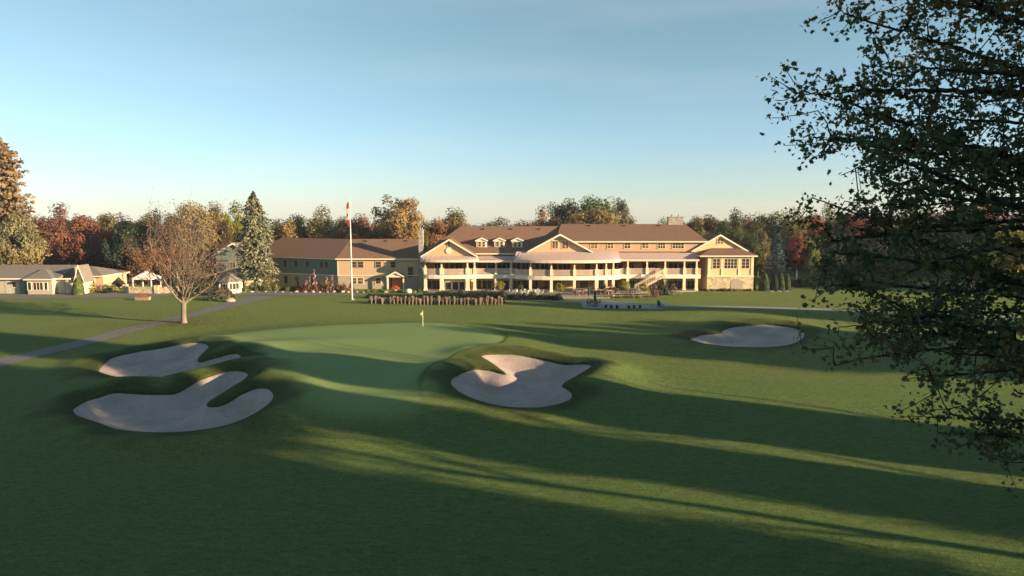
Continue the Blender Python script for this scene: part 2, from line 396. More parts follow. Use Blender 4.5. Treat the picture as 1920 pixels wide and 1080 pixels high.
big = noise(nt, .06, 5, .6); med = noise(nt, .55, 5, .65, stretch=(1, 1.6, 1, .4)); fine = noise(nt, 5., 5, .7)
vfine = noise(nt, 26., 3, .7)
rough = mix(nt, ramp(nt, big.outputs[0], (0,)*3, (1,)*3, .35, .65).outputs[0], (.140, .208, .047), (.186, .230, .058))
rough = mix(nt, ramp(nt, med.outputs[0], (0,)*3, (.6,)*3, .35, .7).outputs[0], rough, (.205, .225, .075))
rough = mix(nt, ramp(nt, fine.outputs[0], (0,)*3, (.55,)*3, .35, .7).outputs[0], rough, (.088, .14, .034))
def at_(n): return nd(nt, 'ShaderNodeAttribute', attribute_name=n).outputs['Fac']
c = mix(nt, at_('fair'), rough, mix(nt, ramp(nt, med.outputs[0], (0,)*3, (1,)*3, .3, .7).outputs[0], (.120, .190, .048), (.155, .212, .060)))
gcol = mix(nt, ramp(nt, big.outputs[0], (0,)*3, (1,)*3, .3, .7).outputs[0], (.175, .245, .085), (.195, .252, .085))
gcol = mix(nt, ramp(nt, med.outputs[0], (0,)*3, (.25,)*3, .4, .7).outputs[0], gcol, (.16, .225, .075))
wv = nd(nt, 'ShaderNodeTexWave'); wv.inputs['Scale'].default_value = .32; wv.inputs['Distortion'].default_value = .6; wv.inputs['Detail'].default_value = 1
wm_ = nd(nt, 'ShaderNodeMapping'); wm_.inputs['Rotation'].default_value = (0, 0, .5); tcw = nd(nt, 'ShaderNodeTexCoord'); nt.links.new(tcw.outputs['Object'], wm_.inputs[0]); nt.links.new(wm_.outputs[0], wv.inputs['Vector'])
gcol = mix(nt, ramp(nt, wv.outputs['Fac'], (0,)*3, (.22,)*3, .4, .6).outputs[0], gcol, (.145, .205, .068))
gcol = mix(nt, ramp(nt, fine.outputs[0], (0,)*3, (.25,)*3, .4, .7).outputs[0], gcol, (.13, .19, .06))
c = mix(nt, at_('green'), c, gcol)
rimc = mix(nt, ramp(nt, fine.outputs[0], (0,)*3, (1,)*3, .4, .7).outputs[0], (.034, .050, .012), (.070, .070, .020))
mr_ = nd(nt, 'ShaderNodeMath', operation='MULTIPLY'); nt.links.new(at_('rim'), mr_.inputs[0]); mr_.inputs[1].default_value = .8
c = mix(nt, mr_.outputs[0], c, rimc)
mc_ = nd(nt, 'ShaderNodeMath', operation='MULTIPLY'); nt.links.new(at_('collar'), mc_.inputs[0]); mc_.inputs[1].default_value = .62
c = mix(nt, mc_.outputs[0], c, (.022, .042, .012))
g1 = noise(nt, 1.5, 6, .75, stretch=(1, 2.2, 1, .5)); g2 = noise(nt, 6, 4, .75)
gm1 = nd(nt, 'ShaderNodeMath', operation='ADD'); nt.links.new(g1.outputs[0], gm1.inputs[0]); nt.links.new(g2.outputs[0], gm1.inputs[1])
gr_ = nd(nt, 'ShaderNodeMapRange'); gr_.inputs['From Min'].default_value = .72; gr_.inputs['From Max'].default_value = 1.28; gr_.inputs['To Min'].default_value = .62; gr_.inputs['To Max'].default_value = 1.42
nt.links.new(gm1.outputs[0], gr_.inputs['Value'])
gx = nd(nt, 'ShaderNodeMix', data_type='FLOAT'); nt.links.new(at_('green'), gx.inputs[0]); nt.links.new(gr_.outputs[0], gx.inputs[2]); gx.inputs[3].default_value = 1.0
vs = nd(nt, 'ShaderNodeVectorMath', operation='SCALE'); nt.links.new(c, vs.inputs[0]); nt.links.new(gx.outputs[0], vs.inputs['Scale']); c = vs.outputs[0]
nt.links.new(c, b.inputs['Base Color'])
bp = nd(nt, 'ShaderNodeBump'); bp.inputs['Distance'].default_value = .14
inv = nd(nt, 'ShaderNodeMapRange'); inv.inputs['To Min'].default_value = .9; inv.inputs['To Max'].default_value = .12
nt.links.new(at_('green'), inv.inputs['Value']); nt.links.new(inv.outputs[0], bp.inputs['Strength'])
stk = noise(nt, 2.0, 6, .75, stretch=(1, 2.4, 1, .5)); tuf = noise(nt, 7.5, 4, .7)
ad = nd(nt, 'ShaderNodeMath', operation='ADD'); nt.links.new(tuf.outputs[0], ad.inputs[0]); nt.links.new(stk.outputs[0], ad.inputs[1])
nt.links.new(ad.outputs[0], bp.inputs['Height']); bp.inputs['Distance'].default_value = .30
bp2 = nd(nt, 'ShaderNodeBump'); bp2.inputs['Distance'].default_value = .05; nt.links.new(inv.outputs[0], bp2.inputs['Strength']); nt.links.new(vfine.outputs[0], bp2.inputs['Height'])
nt.links.new(bp.outputs[0], bp2.inputs['Normal'])
nt.links.new(bp2.outputs[0], b.inputs['Normal']); nt.links.new(b.outputs[0], out.inputs[0])
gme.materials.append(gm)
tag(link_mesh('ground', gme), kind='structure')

# sand of the four bunkers
sm, nt, out = newmat('bunker_sand'); b = nd(nt, 'ShaderNodeBsdfPrincipled'); b.inputs['Roughness'].default_value = .95; b.inputs['Specular IOR Level'].default_value = .1
n1 = noise(nt, .35, 5, .6); n2 = noise(nt, 3, 5, .7, stretch=(1, 2.8, 1, .25)); n3 = noise(nt, 1.1, 5, .7)
c = ramp(nt, n1.outputs[0], (.34, .275, .245), (.45, .365, .32), .35, .65).outputs[0]
c = mix(nt, ramp(nt, n2.outputs[0], (0,)*3, (.5,)*3, .4, .75).outputs[0], c, (.29, .24, .215))
c = mix(nt, ramp(nt, n3.outputs[0], (0,)*3, (.6,)*3, .52, .74).outputs[0], c, (.23, .195, .175))
nt.links.new(c, b.inputs['Base Color']); bp = nd(nt, 'ShaderNodeBump'); bp.inputs['Strength'].default_value = .9; bp.inputs['Distance'].default_value = .10
nt.links.new(n2.outputs[0], bp.inputs['Height']); nt.links.new(bp.outputs[0], b.inputs['Normal']); nt.links.new(b.outputs[0], out.inputs[0])
for B, dep in zip(BUNK, (.45, .6, .65, .45)):
    lo = B.min(0)-.6; hi = B.max(0)+.6
    xs = np.arange(lo[0], hi[0], .16); ys = np.arange(lo[1], hi[1], .16); X, Y = np.meshgrid(xs, ys)
    sd = sdf(X, Y, B, 4.)
    Z = H0(X, Y)-.16-dep*sstep(-.1, -2.4, sd)+.02*np.sin(X*1.9+Y*.7)*np.sin(Y*1.4)
    me = grid_mesh('sand_bunker', X, Y, Z, sd < .12); me.materials.append(sm)
    tag(link_mesh('sand_bunker', me), kind='structure')

# paths, drive, paving
def strip(name, pts, widths, mat, lift=.03, n=10, kerb=None):
    P = smooth_open(pts, n); wd = np.interp(np.linspace(0, 1, len(P)), np.linspace(0, 1, len(widths)), widths)
    mb = MB(); rows = []; T = np.gradient(P, axis=0); T /= np.linalg.norm(T, axis=1)[:, None]; N = np.stack([-T[:, 1], T[:, 0]], 1)
    K = 5
    for i in range(len(P)):
        row = []
        for k in range(K):
            q = P[i]+N[i]*wd[i]*(k/(K-1)-.5); row.append((q[0], q[1], gz(q[0], q[1])+lift))
        rows.append(row)
    n0 = 0
    mb.v = [v for r_ in rows for v in r_]
    for i in range(len(P)-1):
        for k in range(K-1): mb.f.append((i*K+k, i*K+k+1, (i+1)*K+k+1, (i+1)*K+k)); mb.mi.append(0)
    o = mb.build(name, mat, None, True); tag(o, kind='structure'); return o
strip('cart_path', [g(*p) for p in [(-260,740),(-60,697),(0,680),(95,656),(190,634),(265,614),(330,598),(385,584),(430,573),(470,563),(500,556)]], [3.0, 3.0, 3.0, 2.8, 2.6, 3, 3.6, 5], M['asphalt'])
strip('driveway', [g(*p) for p in [(-400,557),(0,556.5),(120,556),(210,554.5),(300,551),(400,549),(470,549),(540,551),(620,552.5),(700,554)]], [6.5, 6.5, 6, 6, 8, 9, 8, 6, 3, 1.8], M['asphalt'], .034)
strip('footpath', [g(*p) for p in [(690,554),(780,555),(860,557),(940,561),(1020,565),(1100,567)]], [1.3, 1.2, 1.2, 1.3], M['concrete'], .038)
strip('footpath', [g(*p) for p in [(1225,573.5),(1300,575.5),(1400,577),(1500,580),(1620,584),(1760,590),(1960,600)]], [2.2, 2.4, 2.4, 2.4], M['concrete'], .03)
def slab(name, pts, mat, z):
    mb = MB(); P = [g(*p) for p in pts]; mb.prism_z([(x, y) for x, y in P][::-1], -.3, z); o = mb.build(name, mat); tag(o, kind='structure'); return o
slab('patio', [(1088,569.5),(1094,578.5),(1160,579.5),(1248,580.5),(1222,573),(1180,567.5),(1140,565.5)], M['concrete'], .12)
slab('terrace', [(905,552),(1050,559.5),(1142,559.5),(1158,551),(1305,547),(1300,538.5),(800,538.5),(800,549)], simple('terrace_paving', (.27, .24, .21), .9, .15, 1.2), .16)

# ------------------------------------------------------------------ building helpers
def window(parent, x0, x1, z0, z1, Y, nx=2, nz=2, frame='white', glass='glass', dirx=None, name='window'):
    """frame proud of the wall at Y (facing -Y), pane a child"""
    mb = MB(); t = .09; f = Y-.07; bk = Y-.002
    mb.box(x0-t, x1+t, f, bk, z1, z1+t*1.3); mb.box(x0-t-.04, x1+t+.04, f-.04, bk, z0-t, z0)
    mb.box(x0-t, x0, f, bk, z0, z1); mb.box(x1, x1+t, f, bk, z0, z1)
    for i in range(1, nx): x = x0+(x1-x0)*i/nx; mb.box(x-.035, x+.035, f+.015, bk, z0, z1)
    for i in range(1, nz): z = z0+(z1-z0)*i/nz; mb.box(x0, x1, f+.022, bk, z-.025, z+.025)
    w = mb.build(name, M[frame], parent)
    pm = MB(); pm.box(x0, x1, Y-.03, Y-.004, z0, z1); pm.build('pane', M[glass], w); return w
def winpx(parent, px0, px1, py0, py1, Y, **k):
    x0, x1 = WX(px0, Y, py0), WX(px1, Y, py0); return window(parent, x0, x1, WZ(py1, Y), WZ(py0, Y), Y, **k)
def hip_roof(x0, x1, y0, y1, ze, rx0, rx1, ry, zr, mat, parent, th=.14, name='roof'):
    mb = MB(); a = [(x0,y0,ze),(x1,y0,ze),(x1,y1,ze),(x0,y1,ze)]; r0 = (rx0,ry,zr); r1 = (rx1,ry,zr)
    mb.poly([a[0],a[1],r1,r0]); mb.poly([a[1],a[2],r1]); mb.poly([a[2],a[3],r0,r1]); mb.poly([a[3],a[0],r0])
    mb.poly([a[3],a[2],a[1],a[0]]); o = mb.build(name, mat, parent)
    f = MB(); z0 = ze-.26; z1 = ze-.003
    f.box(x0+.02, x1-.02, y0+.02, y0+.12, z0, z1); f.box(x0+.02, x1-.02, y1-.12, y1-.02, z0, z1)
    f.box(x0+.02, x0+.12, y0+.12, y1-.12, z0, z1); f.box(x1-.12, x1-.02, y0+.12, y1-.12, z0, z1)
    f.build('fascia', M['cream_trim'], o)
    for i in range(3):
        if rx1-rx0 > 6:
            vx = rx0+(rx1-rx0)*(.22+.28*i); v = MB(); t = .12
            vy = ry+(y0-ry)*t; vz = zr+(ze-zr)*t; v.box(vx-.25, vx+.25, vy-.2, vy+.2, vz-.05, vz+.16); v.build('roof_vent', M['dark'], o)
    return o
def gable_roof(xc, hw, y0, y1, ze, zr, mat, parent, over=.45, board=.26, name='gable_roof'):
    """ridge along y; front at y0 (towards the camera)"""
    sl = (zr-ze)/hw; mb = MB(); t = .2
    pts = [(xc-hw-over, ze-over*sl), (xc, zr), (xc+hw+over, ze-over*sl), (xc+hw+over, ze-over*sl+t), (xc, zr+t), (xc-hw-over, ze-over*sl+t)]
    mb.prism_y(pts[:2]+[pts[4], pts[5]], y0+.09, y1); mb.prism_y([pts[1], pts[2], pts[3], pts[4]], y0+.09, y1)
    o = mb.build(name, mat, parent)
    w = MB()
    for s in (-1, 1):
        w.prism_y([(xc, zr+t+.03), (xc+s*(hw+over+.05), ze-(over+.05)*sl+t+.03), (xc+s*(hw+over+.05), ze-(over+.05)*sl+t-board), (xc, zr+t-board*1.15)][::s], y0, y0+.085)
    w.build('barge_board', M['white'], o); return o
def gable_wall(xc, hw, y0, y1, zb, ze, zr, mat, parent, name='gable_wall'):
    mb = MB(); mb.prism_y([(xc-hw, zb), (xc+hw, zb), (xc+hw, ze), (xc, zr), (xc-hw, ze)], y0, y1); return mb.build(name, mat, parent)

# ------------------------------------------------------------------ clubhouse
YD = 123.4        # deck edge and columns
YW = 126.8        # wall behind the deck
club = thing('clubhouse', 'long two storey clubhouse with brown shingle roofs, curved mauve awnings and a columned balcony', 'clubhouse', (10, 127, 0))
club.location = (0, 0, 0)
xL, xA, xR = WX(792, YD), WX(1045, YW), WX(1324, YW)
mb = MB(); mb.box(xL+.3, xR-.4, YW, 138.5, -.2, 6.9); mb.build('wall', M['cream'], club)
zeA, zrA = 6.7, WZ(424, 132.8)
hip_roof(xL-.3, xA+4, YW-.9, 139.4, zeA, WX(865, 132.8, 424), xA+1, 132.8, zrA, M['roof'], club)
# upper storey of the right half
xB0, xB1 = WX(1048, YW), WX(1318, YW)
mb = MB(); mb.box(xB0, xB1, YW-.35, 139, 6.95, 9.05); mb.build('upper_wall', M['siding_pink'], club)
zeB = WZ(452, YW-.9); zrB = WZ(420, 133.5)
hip_roof(xB0-.8, xB1+.6, YW-1.0, 140, zeB, WX(1052, 133.5, 420), WX(1284, 133.5, 420), 133.5, zrB, M['roof'], club)
for a, b_, n in ((1108,1120,2),(1139,1150,2),(1171,1182,2),(1204,1216,2),(1234,1247,3),(1261,1282,4)):
    winpx(club, a, b_, 455.5, 465.5, YW-.35, nx=n, nz=2, frame='cream_trim', glass='glass' if a > 1220 else 'glass_w')
# left gable
xg, zg = W(842, 448, YD); hwL = WX(890, YD)-xg
zgl = WZ(478.5, YD)
gable_wall(xg, hwL, YD+.25, 130, 6.05, zgl, zg-.22, M['cream'], club)
gable_roof(xg, hwL, YD-.35, 131, zgl-.05, zg-.22, M['roof'], club)
winpx(club, 840, 844, 455, 463, YD+.25, nx=1, nz=2, frame='white')
mb = MB(); cx, cz = W(841, 470.5, YD); N = 20
mb.prism_y([(cx+.52*math.cos(-2*math.pi*i/N), cz+.52*math.sin(-2*math.pi*i/N)) for i in range(N)][::-1], YD+.12, YD+.25)
med_ = mb.build('medallion', M['white'], club)
mb = MB(); mb.prism_y([(cx+.36*math.cos(2*math.pi*i/N), cz+.36*math.sin(2*math.pi*i/N)) for i in range(N)], YD+.10, YD+.118); mb.build('medallion_centre', M['cream_trim'], med_)
# middle gable
xm, zm = W(1050, 438, YD); hwM = WX(1105, YD)-xm; zml = WZ(470.5, YD)
gable_wall(xm, hwM, YD+.4, 131, 6.6, zml, zm-.25, M['cream'], club)
gable_roof(xm, hwM, YD-.3, 133, zml, zm-.25, M['roof'], club)
for a, b_ in ((1035.5, 1046), (1054, 1065.5)): winpx(club, a, b_, 452, 466, YD+.4, nx=2, nz=1, frame='cream_trim', glass='glass_w')
# dormers
for px in (903, 936.5, 970):
    Yd = 127.35; xc, zt = W(px, 445.5, Yd); zb = WZ(466.5, Yd); ze = WZ(452, Yd); hw = .98
    gw = gable_wall(xc, hw, Yd, 131, zb-.1, ze, zt-.2, M['white'], club, 'dormer')
    gable_roof(xc, hw, Yd-.2, 131.5, ze, zt-.2, M['roof'], gw, .18, .2, 'dormer_roof')
    for s in (-1, 1): window(gw, xc+s*.38-.24, xc+s*.38+.24, zb+.42, ze-.12, Yd, 1, 2, 'cream_trim', 'glass_w' if s < 0 else 'glass')
# right wing
YC = 123.2; xc0, xc1 = WX(1327, YC), WX(1413, YC); zec = WZ(479, YC-.6)
mb = MB(); mb.box(xc0, xc1, YC, 134, -.2, zec-.25); mb.build('wing_wall', M['render_y'], club)
mb = MB(); mb.box(xc0-.05, xc1+.05, YC-.06, YC-.003, -.2, WZ(519, YC)); mb.build('stone_base', M['stone'], club)
hip_roof(WX(1310, YC), WX(1418, YC), YC-.7, 135, zec, WX(1334, 127, 464), WX(1384, 127, 464), 126.6, WZ(464.5, 126.6), M['roof'], club)
Yg_ = 126.4; xq, zq = W(1350, 439, Yg_); hwq = WX(1396, Yg_)-xq; zql = WZ(469.5, Yg_)
gable_wall(xq, hwq, Yg_, 133, 5.2, zql, zq-.25, M['render_y'], club)
gable_roof(xq, hwq, Yg_-.4, 134, zql, zq-.25, M['roof'], club)
winpx(club, 1345, 1356, 448, 457, Yg_, nx=2, nz=2, frame='cream_trim', glass='glass_w')
for a, b_, n in ((1337,1350,2),(1358.5,1382,4),(1391,1405,2)):
    winpx(club, a, b_, 485.5, 503, YC, nx=n, nz=3, frame='cream_trim', glass='glass')
mb = MB()
for px in (1329, 1354, 1386, 1410): x = WX(px, YC); mb.box(x-.2, x+.2, YC-.1, YC-.01, WZ(517, YC), zec-.3)
mb.box(xc0-.08, xc1+.08, YC-.14, YC-.063, WZ(519, YC), WZ(516, YC)); mb.build('wing_trim', M['cream_trim'], club)
mb = MB(); N = 14      # arched opening and low annex
x0, x1 = WX(1371, YC), WX(1393, YC); cx = (x0+x1)/2; r = (x1-x0)/2; zz = WZ(533, YC)
mb.prism_y([(x0, 0), (x1, 0)]+[(cx+r*math.cos(math.pi*i/N), zz+r*.95*math.sin(math.pi*i/N)) for i in range(N+1)], YC-.1, YC-.062); mb.build('arched_door', M['lodge_low'], club)

# deck, fascia, railings, columns
def bow(px0, px1, Y, dep, n):
    a, b_ = WX(px0, Y), WX(px1, Y); out = []
    for i in range(n+1):
        t = math.pi*(1-i/n); out.append(((a+b_)/2+(b_-a)/2*math.cos(t), Y-dep*math.sin(t)**.8))
    return out
edge = bow(795, 893, YD, .9, 10)+[(WX(964, YD), YD)]+bow(966, 1163, YD, 3.3, 18)[1:]+[(WX(1314, YD), YD)]
zf0, zf1 = WZ(522, YD), WZ(514, YD)
mb = MB().mat(M['deckwood']); mb.prism_z(edge+[(edge[-1][0], YW), (edge[0][0], YW)], zf0+.1, zf1-.05); mb.build('deck', M['deckwood'], club)
def ribbon(mb, E, z0, z1, t):
    for i in range(len(E)-1):
        a, b_ = Vector((*E[i], 0)), Vector((*E[i+1], 0)); d = (b_-a).normalized(); nrm = Vector((d.y, -d.x, 0))*t
        mb.poly([(a.x+nrm.x,a.y+nrm.y,z0),(b_.x+nrm.x,b_.y+nrm.y,z0),(b_.x+nrm.x,b_.y+nrm.y,z1),(a.x+nrm.x,a.y+nrm.y,z1)])
        mb.poly([(a.x,a.y,z1),(a.x+nrm.x,a.y+nrm.y,z1),(b_.x+nrm.x,b_.y+nrm.y,z1),(b_.x,b_.y,z1)])
        mb.poly([(a.x,a.y,z0),(b_.x,b_.y,z0),(b_.x+nrm.x,b_.y+nrm.y,z0),(a.x+nrm.x,a.y+nrm.y,z0)])
mb = MB(); ribbon(mb, edge, zf0, zf1, .12); mb.build('deck_fascia', M['white'], club)
mb = MB(); zr1 = zf1+1.05
def along(E, step):
    acc = 0; out = []
    for i in range(len(E)-1):
        a = np.array(E[i]); b_ = np.array(E[i+1]); L = np.linalg.norm(b_-a); s = (step-acc) % step
        while s <= L: out.append(tuple(a+(b_-a)*s/L)); s += step
        acc = (acc+L) % step
    return out
ribbon(mb, edge, zr1-.1, zr1, .08); ribbon(mb, edge, zf1+.1, zf1+.17, .06)
for x, y in along(edge, .17): mb.box(x-.025, x+.025, y-.045, y+.005, zf1+.17, zr1-.1)
mb.build('railing', M['rail'], club)
# solid pinkish panels behind the balusters
mb = MB(); ribbon(mb, edge, zf1+.12, zr1-.12, .012); mb.build('railing_screen', simple('railing_screen', (.58, .43, .34), .8, .2, 1.2), club)
def edge_y(px):
    x = WX(px, YD)
    for i in range(len(edge)-1):
        if edge[i][0] <= x <= edge[i+1][0]:
            t = (x-edge[i][0])/(edge[i+1][0]-edge[i][0]+1e-9); return x, edge[i][1]+t*(edge[i+1][1]-edge[i][1])
    return x, YD
ZC = 5.62
cols = [798, 829, 877, 890, 930, 958, 994, 1032, 1074, 1115, 1133, 1147, 1177, 1213, 1247, 1283, 1306]
for i, px in enumerate(cols):
    x, y = edge_y(px); mb = MB(); w = .27 if px not in (829, 877, 1115) else .36
    big_ = px in (829, 877, 994, 1032, 1074, 1115, 1147, 1177, 1213, 1283)
    mb.box(x-w*.9, x+w*.9, y-.32, y+.28, -.1, zf0-.01); mb.box(x-w*1.15, x+w*1.15, y-.4, y+.34, -.1, .45)
    mb.box(x-w*.9, x+w*.9, y-.28, y+.2, zf1+.005, zr1+.14)
    mb.box(x-.13, x+.13, y-.18, y+.1, zr1+.14, ZC); mb.build('column', M['cream_trim'], club)
mb = MB(); mb.box(xL-.1, xL+.25, YD+.15, YW-.01, -.1, 6.1); mb.build('end_wall', M['chimney'], club)
# lower glazing: a sunroom under the left gable, glass doors elsewhere
mb = MB(); mb.box(WX(831, YD), WX(890, YD), YD+.3, YW-.003, -.1, zf0-.01); mb.build('sunroom_wall', M['cream_trim'], club)
for a, b_ in ((834.5, 845.5), (848.5, 859), (861.5, 871)): winpx(club, a, b_, 529, 543, YD+.3, nx=1, nz=1, frame='white')
winpx(club, 879.5, 888, 528, 542, YD+.3, nx=2, nz=1, frame='cream_trim', glass='glass_w')
for a, b_, n, gl in ((800,808,1,'glass_w'),(811,826,2,'glass'),(895,902,1,'glass'),(905,922,2,'glass'),(935,954,2,'glass'),(962,976,2,'glass'),(979,990,1,'glass'),(997,1009,2,'glass_w'),(1019,1029,1,'glass_w'),(1036,1052,3,'glass_w'),(1078,1083,1,'glass_w'),(1088,1102,4,'glass'),(1120,1131,2,'glass_w'),(1152,1173,3,'glass'),(1181,1190,2,'glass'),(1194,1210,2,'glass_w'),(1216,1228,2,'glass'),(1253,1279,3,'glass'),(1289,1302,2,'glass')):
    winpx(club, a, b_, 526, 544, YW, nx=n, nz=1, frame='cream_trim', glass=gl)
# upper wall behind the deck: panelling, doors and windows
mb = MB(); mb.box(xL+.35, xR-.5, YW-.06, YW-.003, zf1, 6.2); mb.build('balcony_wall', M['wood_in'], club)
for a, b_, n in ((815,826,2),(834,841,1),(844,851,1),(854,867,2),(880,887,1),(896,912,2),(914,929,2),(933,957,3),(962,975,2),(979,992,2),(1004,1010,1),(1014,1028,2),(1036,1044,1),(1048,1070,3),(1097,1107,1),(1118,1130,2),(1150,1156,1),(1160,1168,1),(1180,1188,2),(1204,1212,1),(1216,1232,3),(1254,1270,2),(1272,1280,1),(1288,1304,2)):
    winpx(club, a, b_, 493, 508, YW-.06, nx=n, nz=1, frame='rail', glass='glass')
# awnings
def awning(inner, outer, zi, zo, valance, label=None):
    mb = MB().mat(M['awning']); n = len(outer)
    for i in range(n-1):
        mb.poly([(*outer[i], zo), (*outer[i+1], zo), (*inner[i+1], zi), (*inner[i], zi)])
        mb.poly([(*inner[i], zi-.05), (*inner[i+1], zi-.05), (*outer[i+1], zo-.05), (*outer[i], zo-.05)])
    o = mb.build('awning', M['awning'], club)
    if label: o['label'] = label
    v = MB(); ribbon(v, outer, zo-valance, zo+.01, .03)
    for p in (outer[0], outer[-1]):
        pass
    v.build('valance', M['valance'], o)
    return o
def side(mb, a, b_): mb.poly([a, b_, (b_[0], b_[1], a[2])])
oL = bow(788, 897, YD-.1, 1.7, 14); iL = [(x, YD+.2) for x, y in oL]
awning(iL, oL, WZ(480, YD), WZ(487.5, YD-1.7), .42)
oM = [(WX(p, YD), YD-.3) for p in (897, 920, 945, 966)]; iM = [(x, YW-.4) for x, y in oM]
awning(iM, oM, WZ(479, YW-.4), WZ(488.5, YD), .32)
oC = bow(964, 1163, YD-.3, 4.0, 24); iC = [(WX(968, YD)+(WX(1160, YD)-WX(968, YD))*i/24, YD+.35) for i in range(25)]
zoc = WZ(488.0, YD-4.0)
awning(iC, oC, WZ(472, YD), zoc, .5, 'wide curved mauve awning bowing out over the middle of the balcony')
oR = [(WX(p, YD), YD-.3) for p in (1150, 1190, 1230, 1270, 1310)]; iR = [(x, YW-.4) for x, y in oR]
awning(iR, oR, WZ(474, YW-.4), WZ(486.5, YD), .3)
mb = MB(); mb.prism_z([(x, y+.3) for x, y in edge]+[(edge[-1][0], YW-.1), (edge[0][0], YW-.1)], ZC-.02, ZC+.08); mb.build('balcony_ceiling', M['soffit'], club)
# brick end of the left hip and chimneys
def chimney(px, py0, py1, wpx, Y, d, label, parent):
    x, z = W(px, py0, Y); w = WX(px+wpx/2, Y)-x; mb = MB(); mb.box(x-w, x+w, Y, Y+d, WZ(py1, Y), z)
    mb.box(x-w-.08, x+w+.08, Y-.08, Y+d+.08, z, z+.14); c = mb.build('chimney', M['chimney'], parent); c['label'] = label
    p = MB()
    for k in (-.45, .45): p.tube([(x+k*w, Y+d/2, z+.14), (x+k*w, Y+d/2, z+.5)], [.16, .14], 8)
    p.build('chimney_pot', M['rock'], c)
chimney(1267.5, 407.5, 440, 23, 133.2, 1.2, 'broad grey stone chimney on the right ridge', club)
chimney(788.5, 432, 552, 10, 123.9, 1.3, 'tall pale stone chimney at the left end', club)
# stair from the deck down to the lawn
st = MB(); xs0, xs1 = WX(1243, YD), WX(1188, YD); n = 16; ys = YD-.5
for i in range(n):
    x = xs0+(xs1-xs0)*(i+.5)/n; z = zf1-(zf1-.1)*(i+1)/n; st.box(x-.2, x+.2, ys-1.2, ys-.15, z-.06, z)
for yy in (ys-1.25, ys-.15): st.bar((xs0, yy, zf1-.2), (xs1, yy, -.05), .06, .3)
s_ = st.build('staircase', M['rail'], club)
rl = MB()
for yy in (ys-1.25, ys-.15):
    rl.bar((xs0, yy, zf1+.95), (xs1, yy, 1.1), .07, .1)
    for i in range(19): t = i/18; x = xs0+(xs1-xs0)*t; z = zf1*(1-t)+.05; rl.box(x-.035, x+.035, yy-.03, yy+.03, z, z+.98)
rl.build('stair_rail', M['cream_trim'], s_)

# ------------------------------------------------------------------ lodge (guest wing left of the clubhouse)
YL = 126.0
lodge = thing('lodge', 'long two storey lodge with a brown hipped roof joined to the left of the clubhouse', 'lodge')
zeL = WZ(484.5, YL-.3); zbL = WZ(516, YL); xk = WX(633, YL); xe = WX(792, YL)
zrL = WZ(448, 131.5)
mb = MB(); mb.box(xk, xe, YL, 136.5, zbL, zeL-.1); mb.build('upper_wall', M['lodge_up'], lodge)
mb = MB(); mb.box(xk, xe, YL+.06, 136.5, -.2, zbL-.16); mb.build('lower_wall', M['lodge_low'], lodge)
mb = MB(); mb.box(xk-.04, xe, YL-.05, YL+.05, zbL-.16, zbL); mb.box(xk-.04, xk+.14, YL-.03, YL-.003, zbL, zeL-.2); mb.build('trim_band', M['cream_trim'], lodge)
hip_roof(xk-.3, WX(795, YL), YL-.5, 137, zeL, WX(657, 131.5, 448), WX(792, 131.5, 448), 131.6, zrL, M['roof'], lodge)
# the oblique left part turns away from the sun; its shade is also put into the upper wall's colour
ang = R(24); dl = WX(633, YL)-WX(470, YL)
ob = MB(); cdir = Vector((-math.cos(ang), math.sin(ang), 0)); ndir = Vector((math.sin(ang), math.cos(ang), 0))
P0 = Vector((xk, YL, 0)); Lw = 22.; Dp = 11.
def quadprism(mb, o, along_, depth, z0, z1, off=0.):
    a = P0+o[0]*cdir+(o[1]+off)*ndir; b2 = P0+(o[0]+along_)*cdir+(o[1]+off)*ndir; c2 = b2+depth*ndir; d2 = a+depth*ndir
    mb.prism_z([(b2.x,b2.y),(a.x,a.y),(d2.x,d2.y),(c2.x,c2.y)], z0, z1)
quadprism(ob, (0, 0), Lw, Dp, zbL, zeL-.1); ob.build('oblique_upper_wall', M['shade_and_dark'], lodge)
ob = MB(); quadprism(ob, (0, .06), Lw, Dp, -.2, zbL-.16); ob.build('oblique_lower_wall', M['lodge_low'], lodge)
ob = MB(); quadprism(ob, (.06, -.05), Lw, .1, zbL-.16, zbL); ob.build('oblique_band', M['cream_trim'], lodge)
rf = MB(); o_ = -.5
e0 = P0+(-.2)*cdir+o_*ndir; e1 = P0+(Lw+.4)*cdir+o_*ndir; e2 = e1+(Dp+1)*ndir; e3 = e0+(Dp+1)*ndir
r0 = P0+(-3.3)*cdir+(Dp/2)*ndir; r1 = P0+(Lw-4)*cdir+(Dp/2)*ndir
r0 = Vector((WX(657, 131.5, 448), 131.55, 0))
V3 = lambda p, z: (p.x, p.y, z)
rf.poly([V3(e1, zeL), V3(e0, zeL), V3(r0, zrL-.01), V3(r1, zrL-.01)]); rf.poly([V3(e2, zeL), V3(e1, zeL), V3(r1, zrL-.01)]); rf.poly([V3(e3, zeL), V3(e2, zeL), V3(r1, zrL-.01), V3(r0, zrL-.01)])
rf.poly([V3(e0, zeL-.01), V3(e1, zeL-.01), V3(e2, zeL-.01), V3(e3, zeL-.01)]); ro = rf.build('oblique_roof', M['roof'], lodge)
ft = MB(); ft.bar(V3(e0+.05*ndir, zeL-.13), V3(e1+.05*ndir, zeL-.13), .06, .22); ft.build('fascia', M['cream_trim'], ro)
def obwin(s0, s1, z0, z1, nx=1):
    a = P0+s1*cdir; w = thing_part('window', lodge); return None
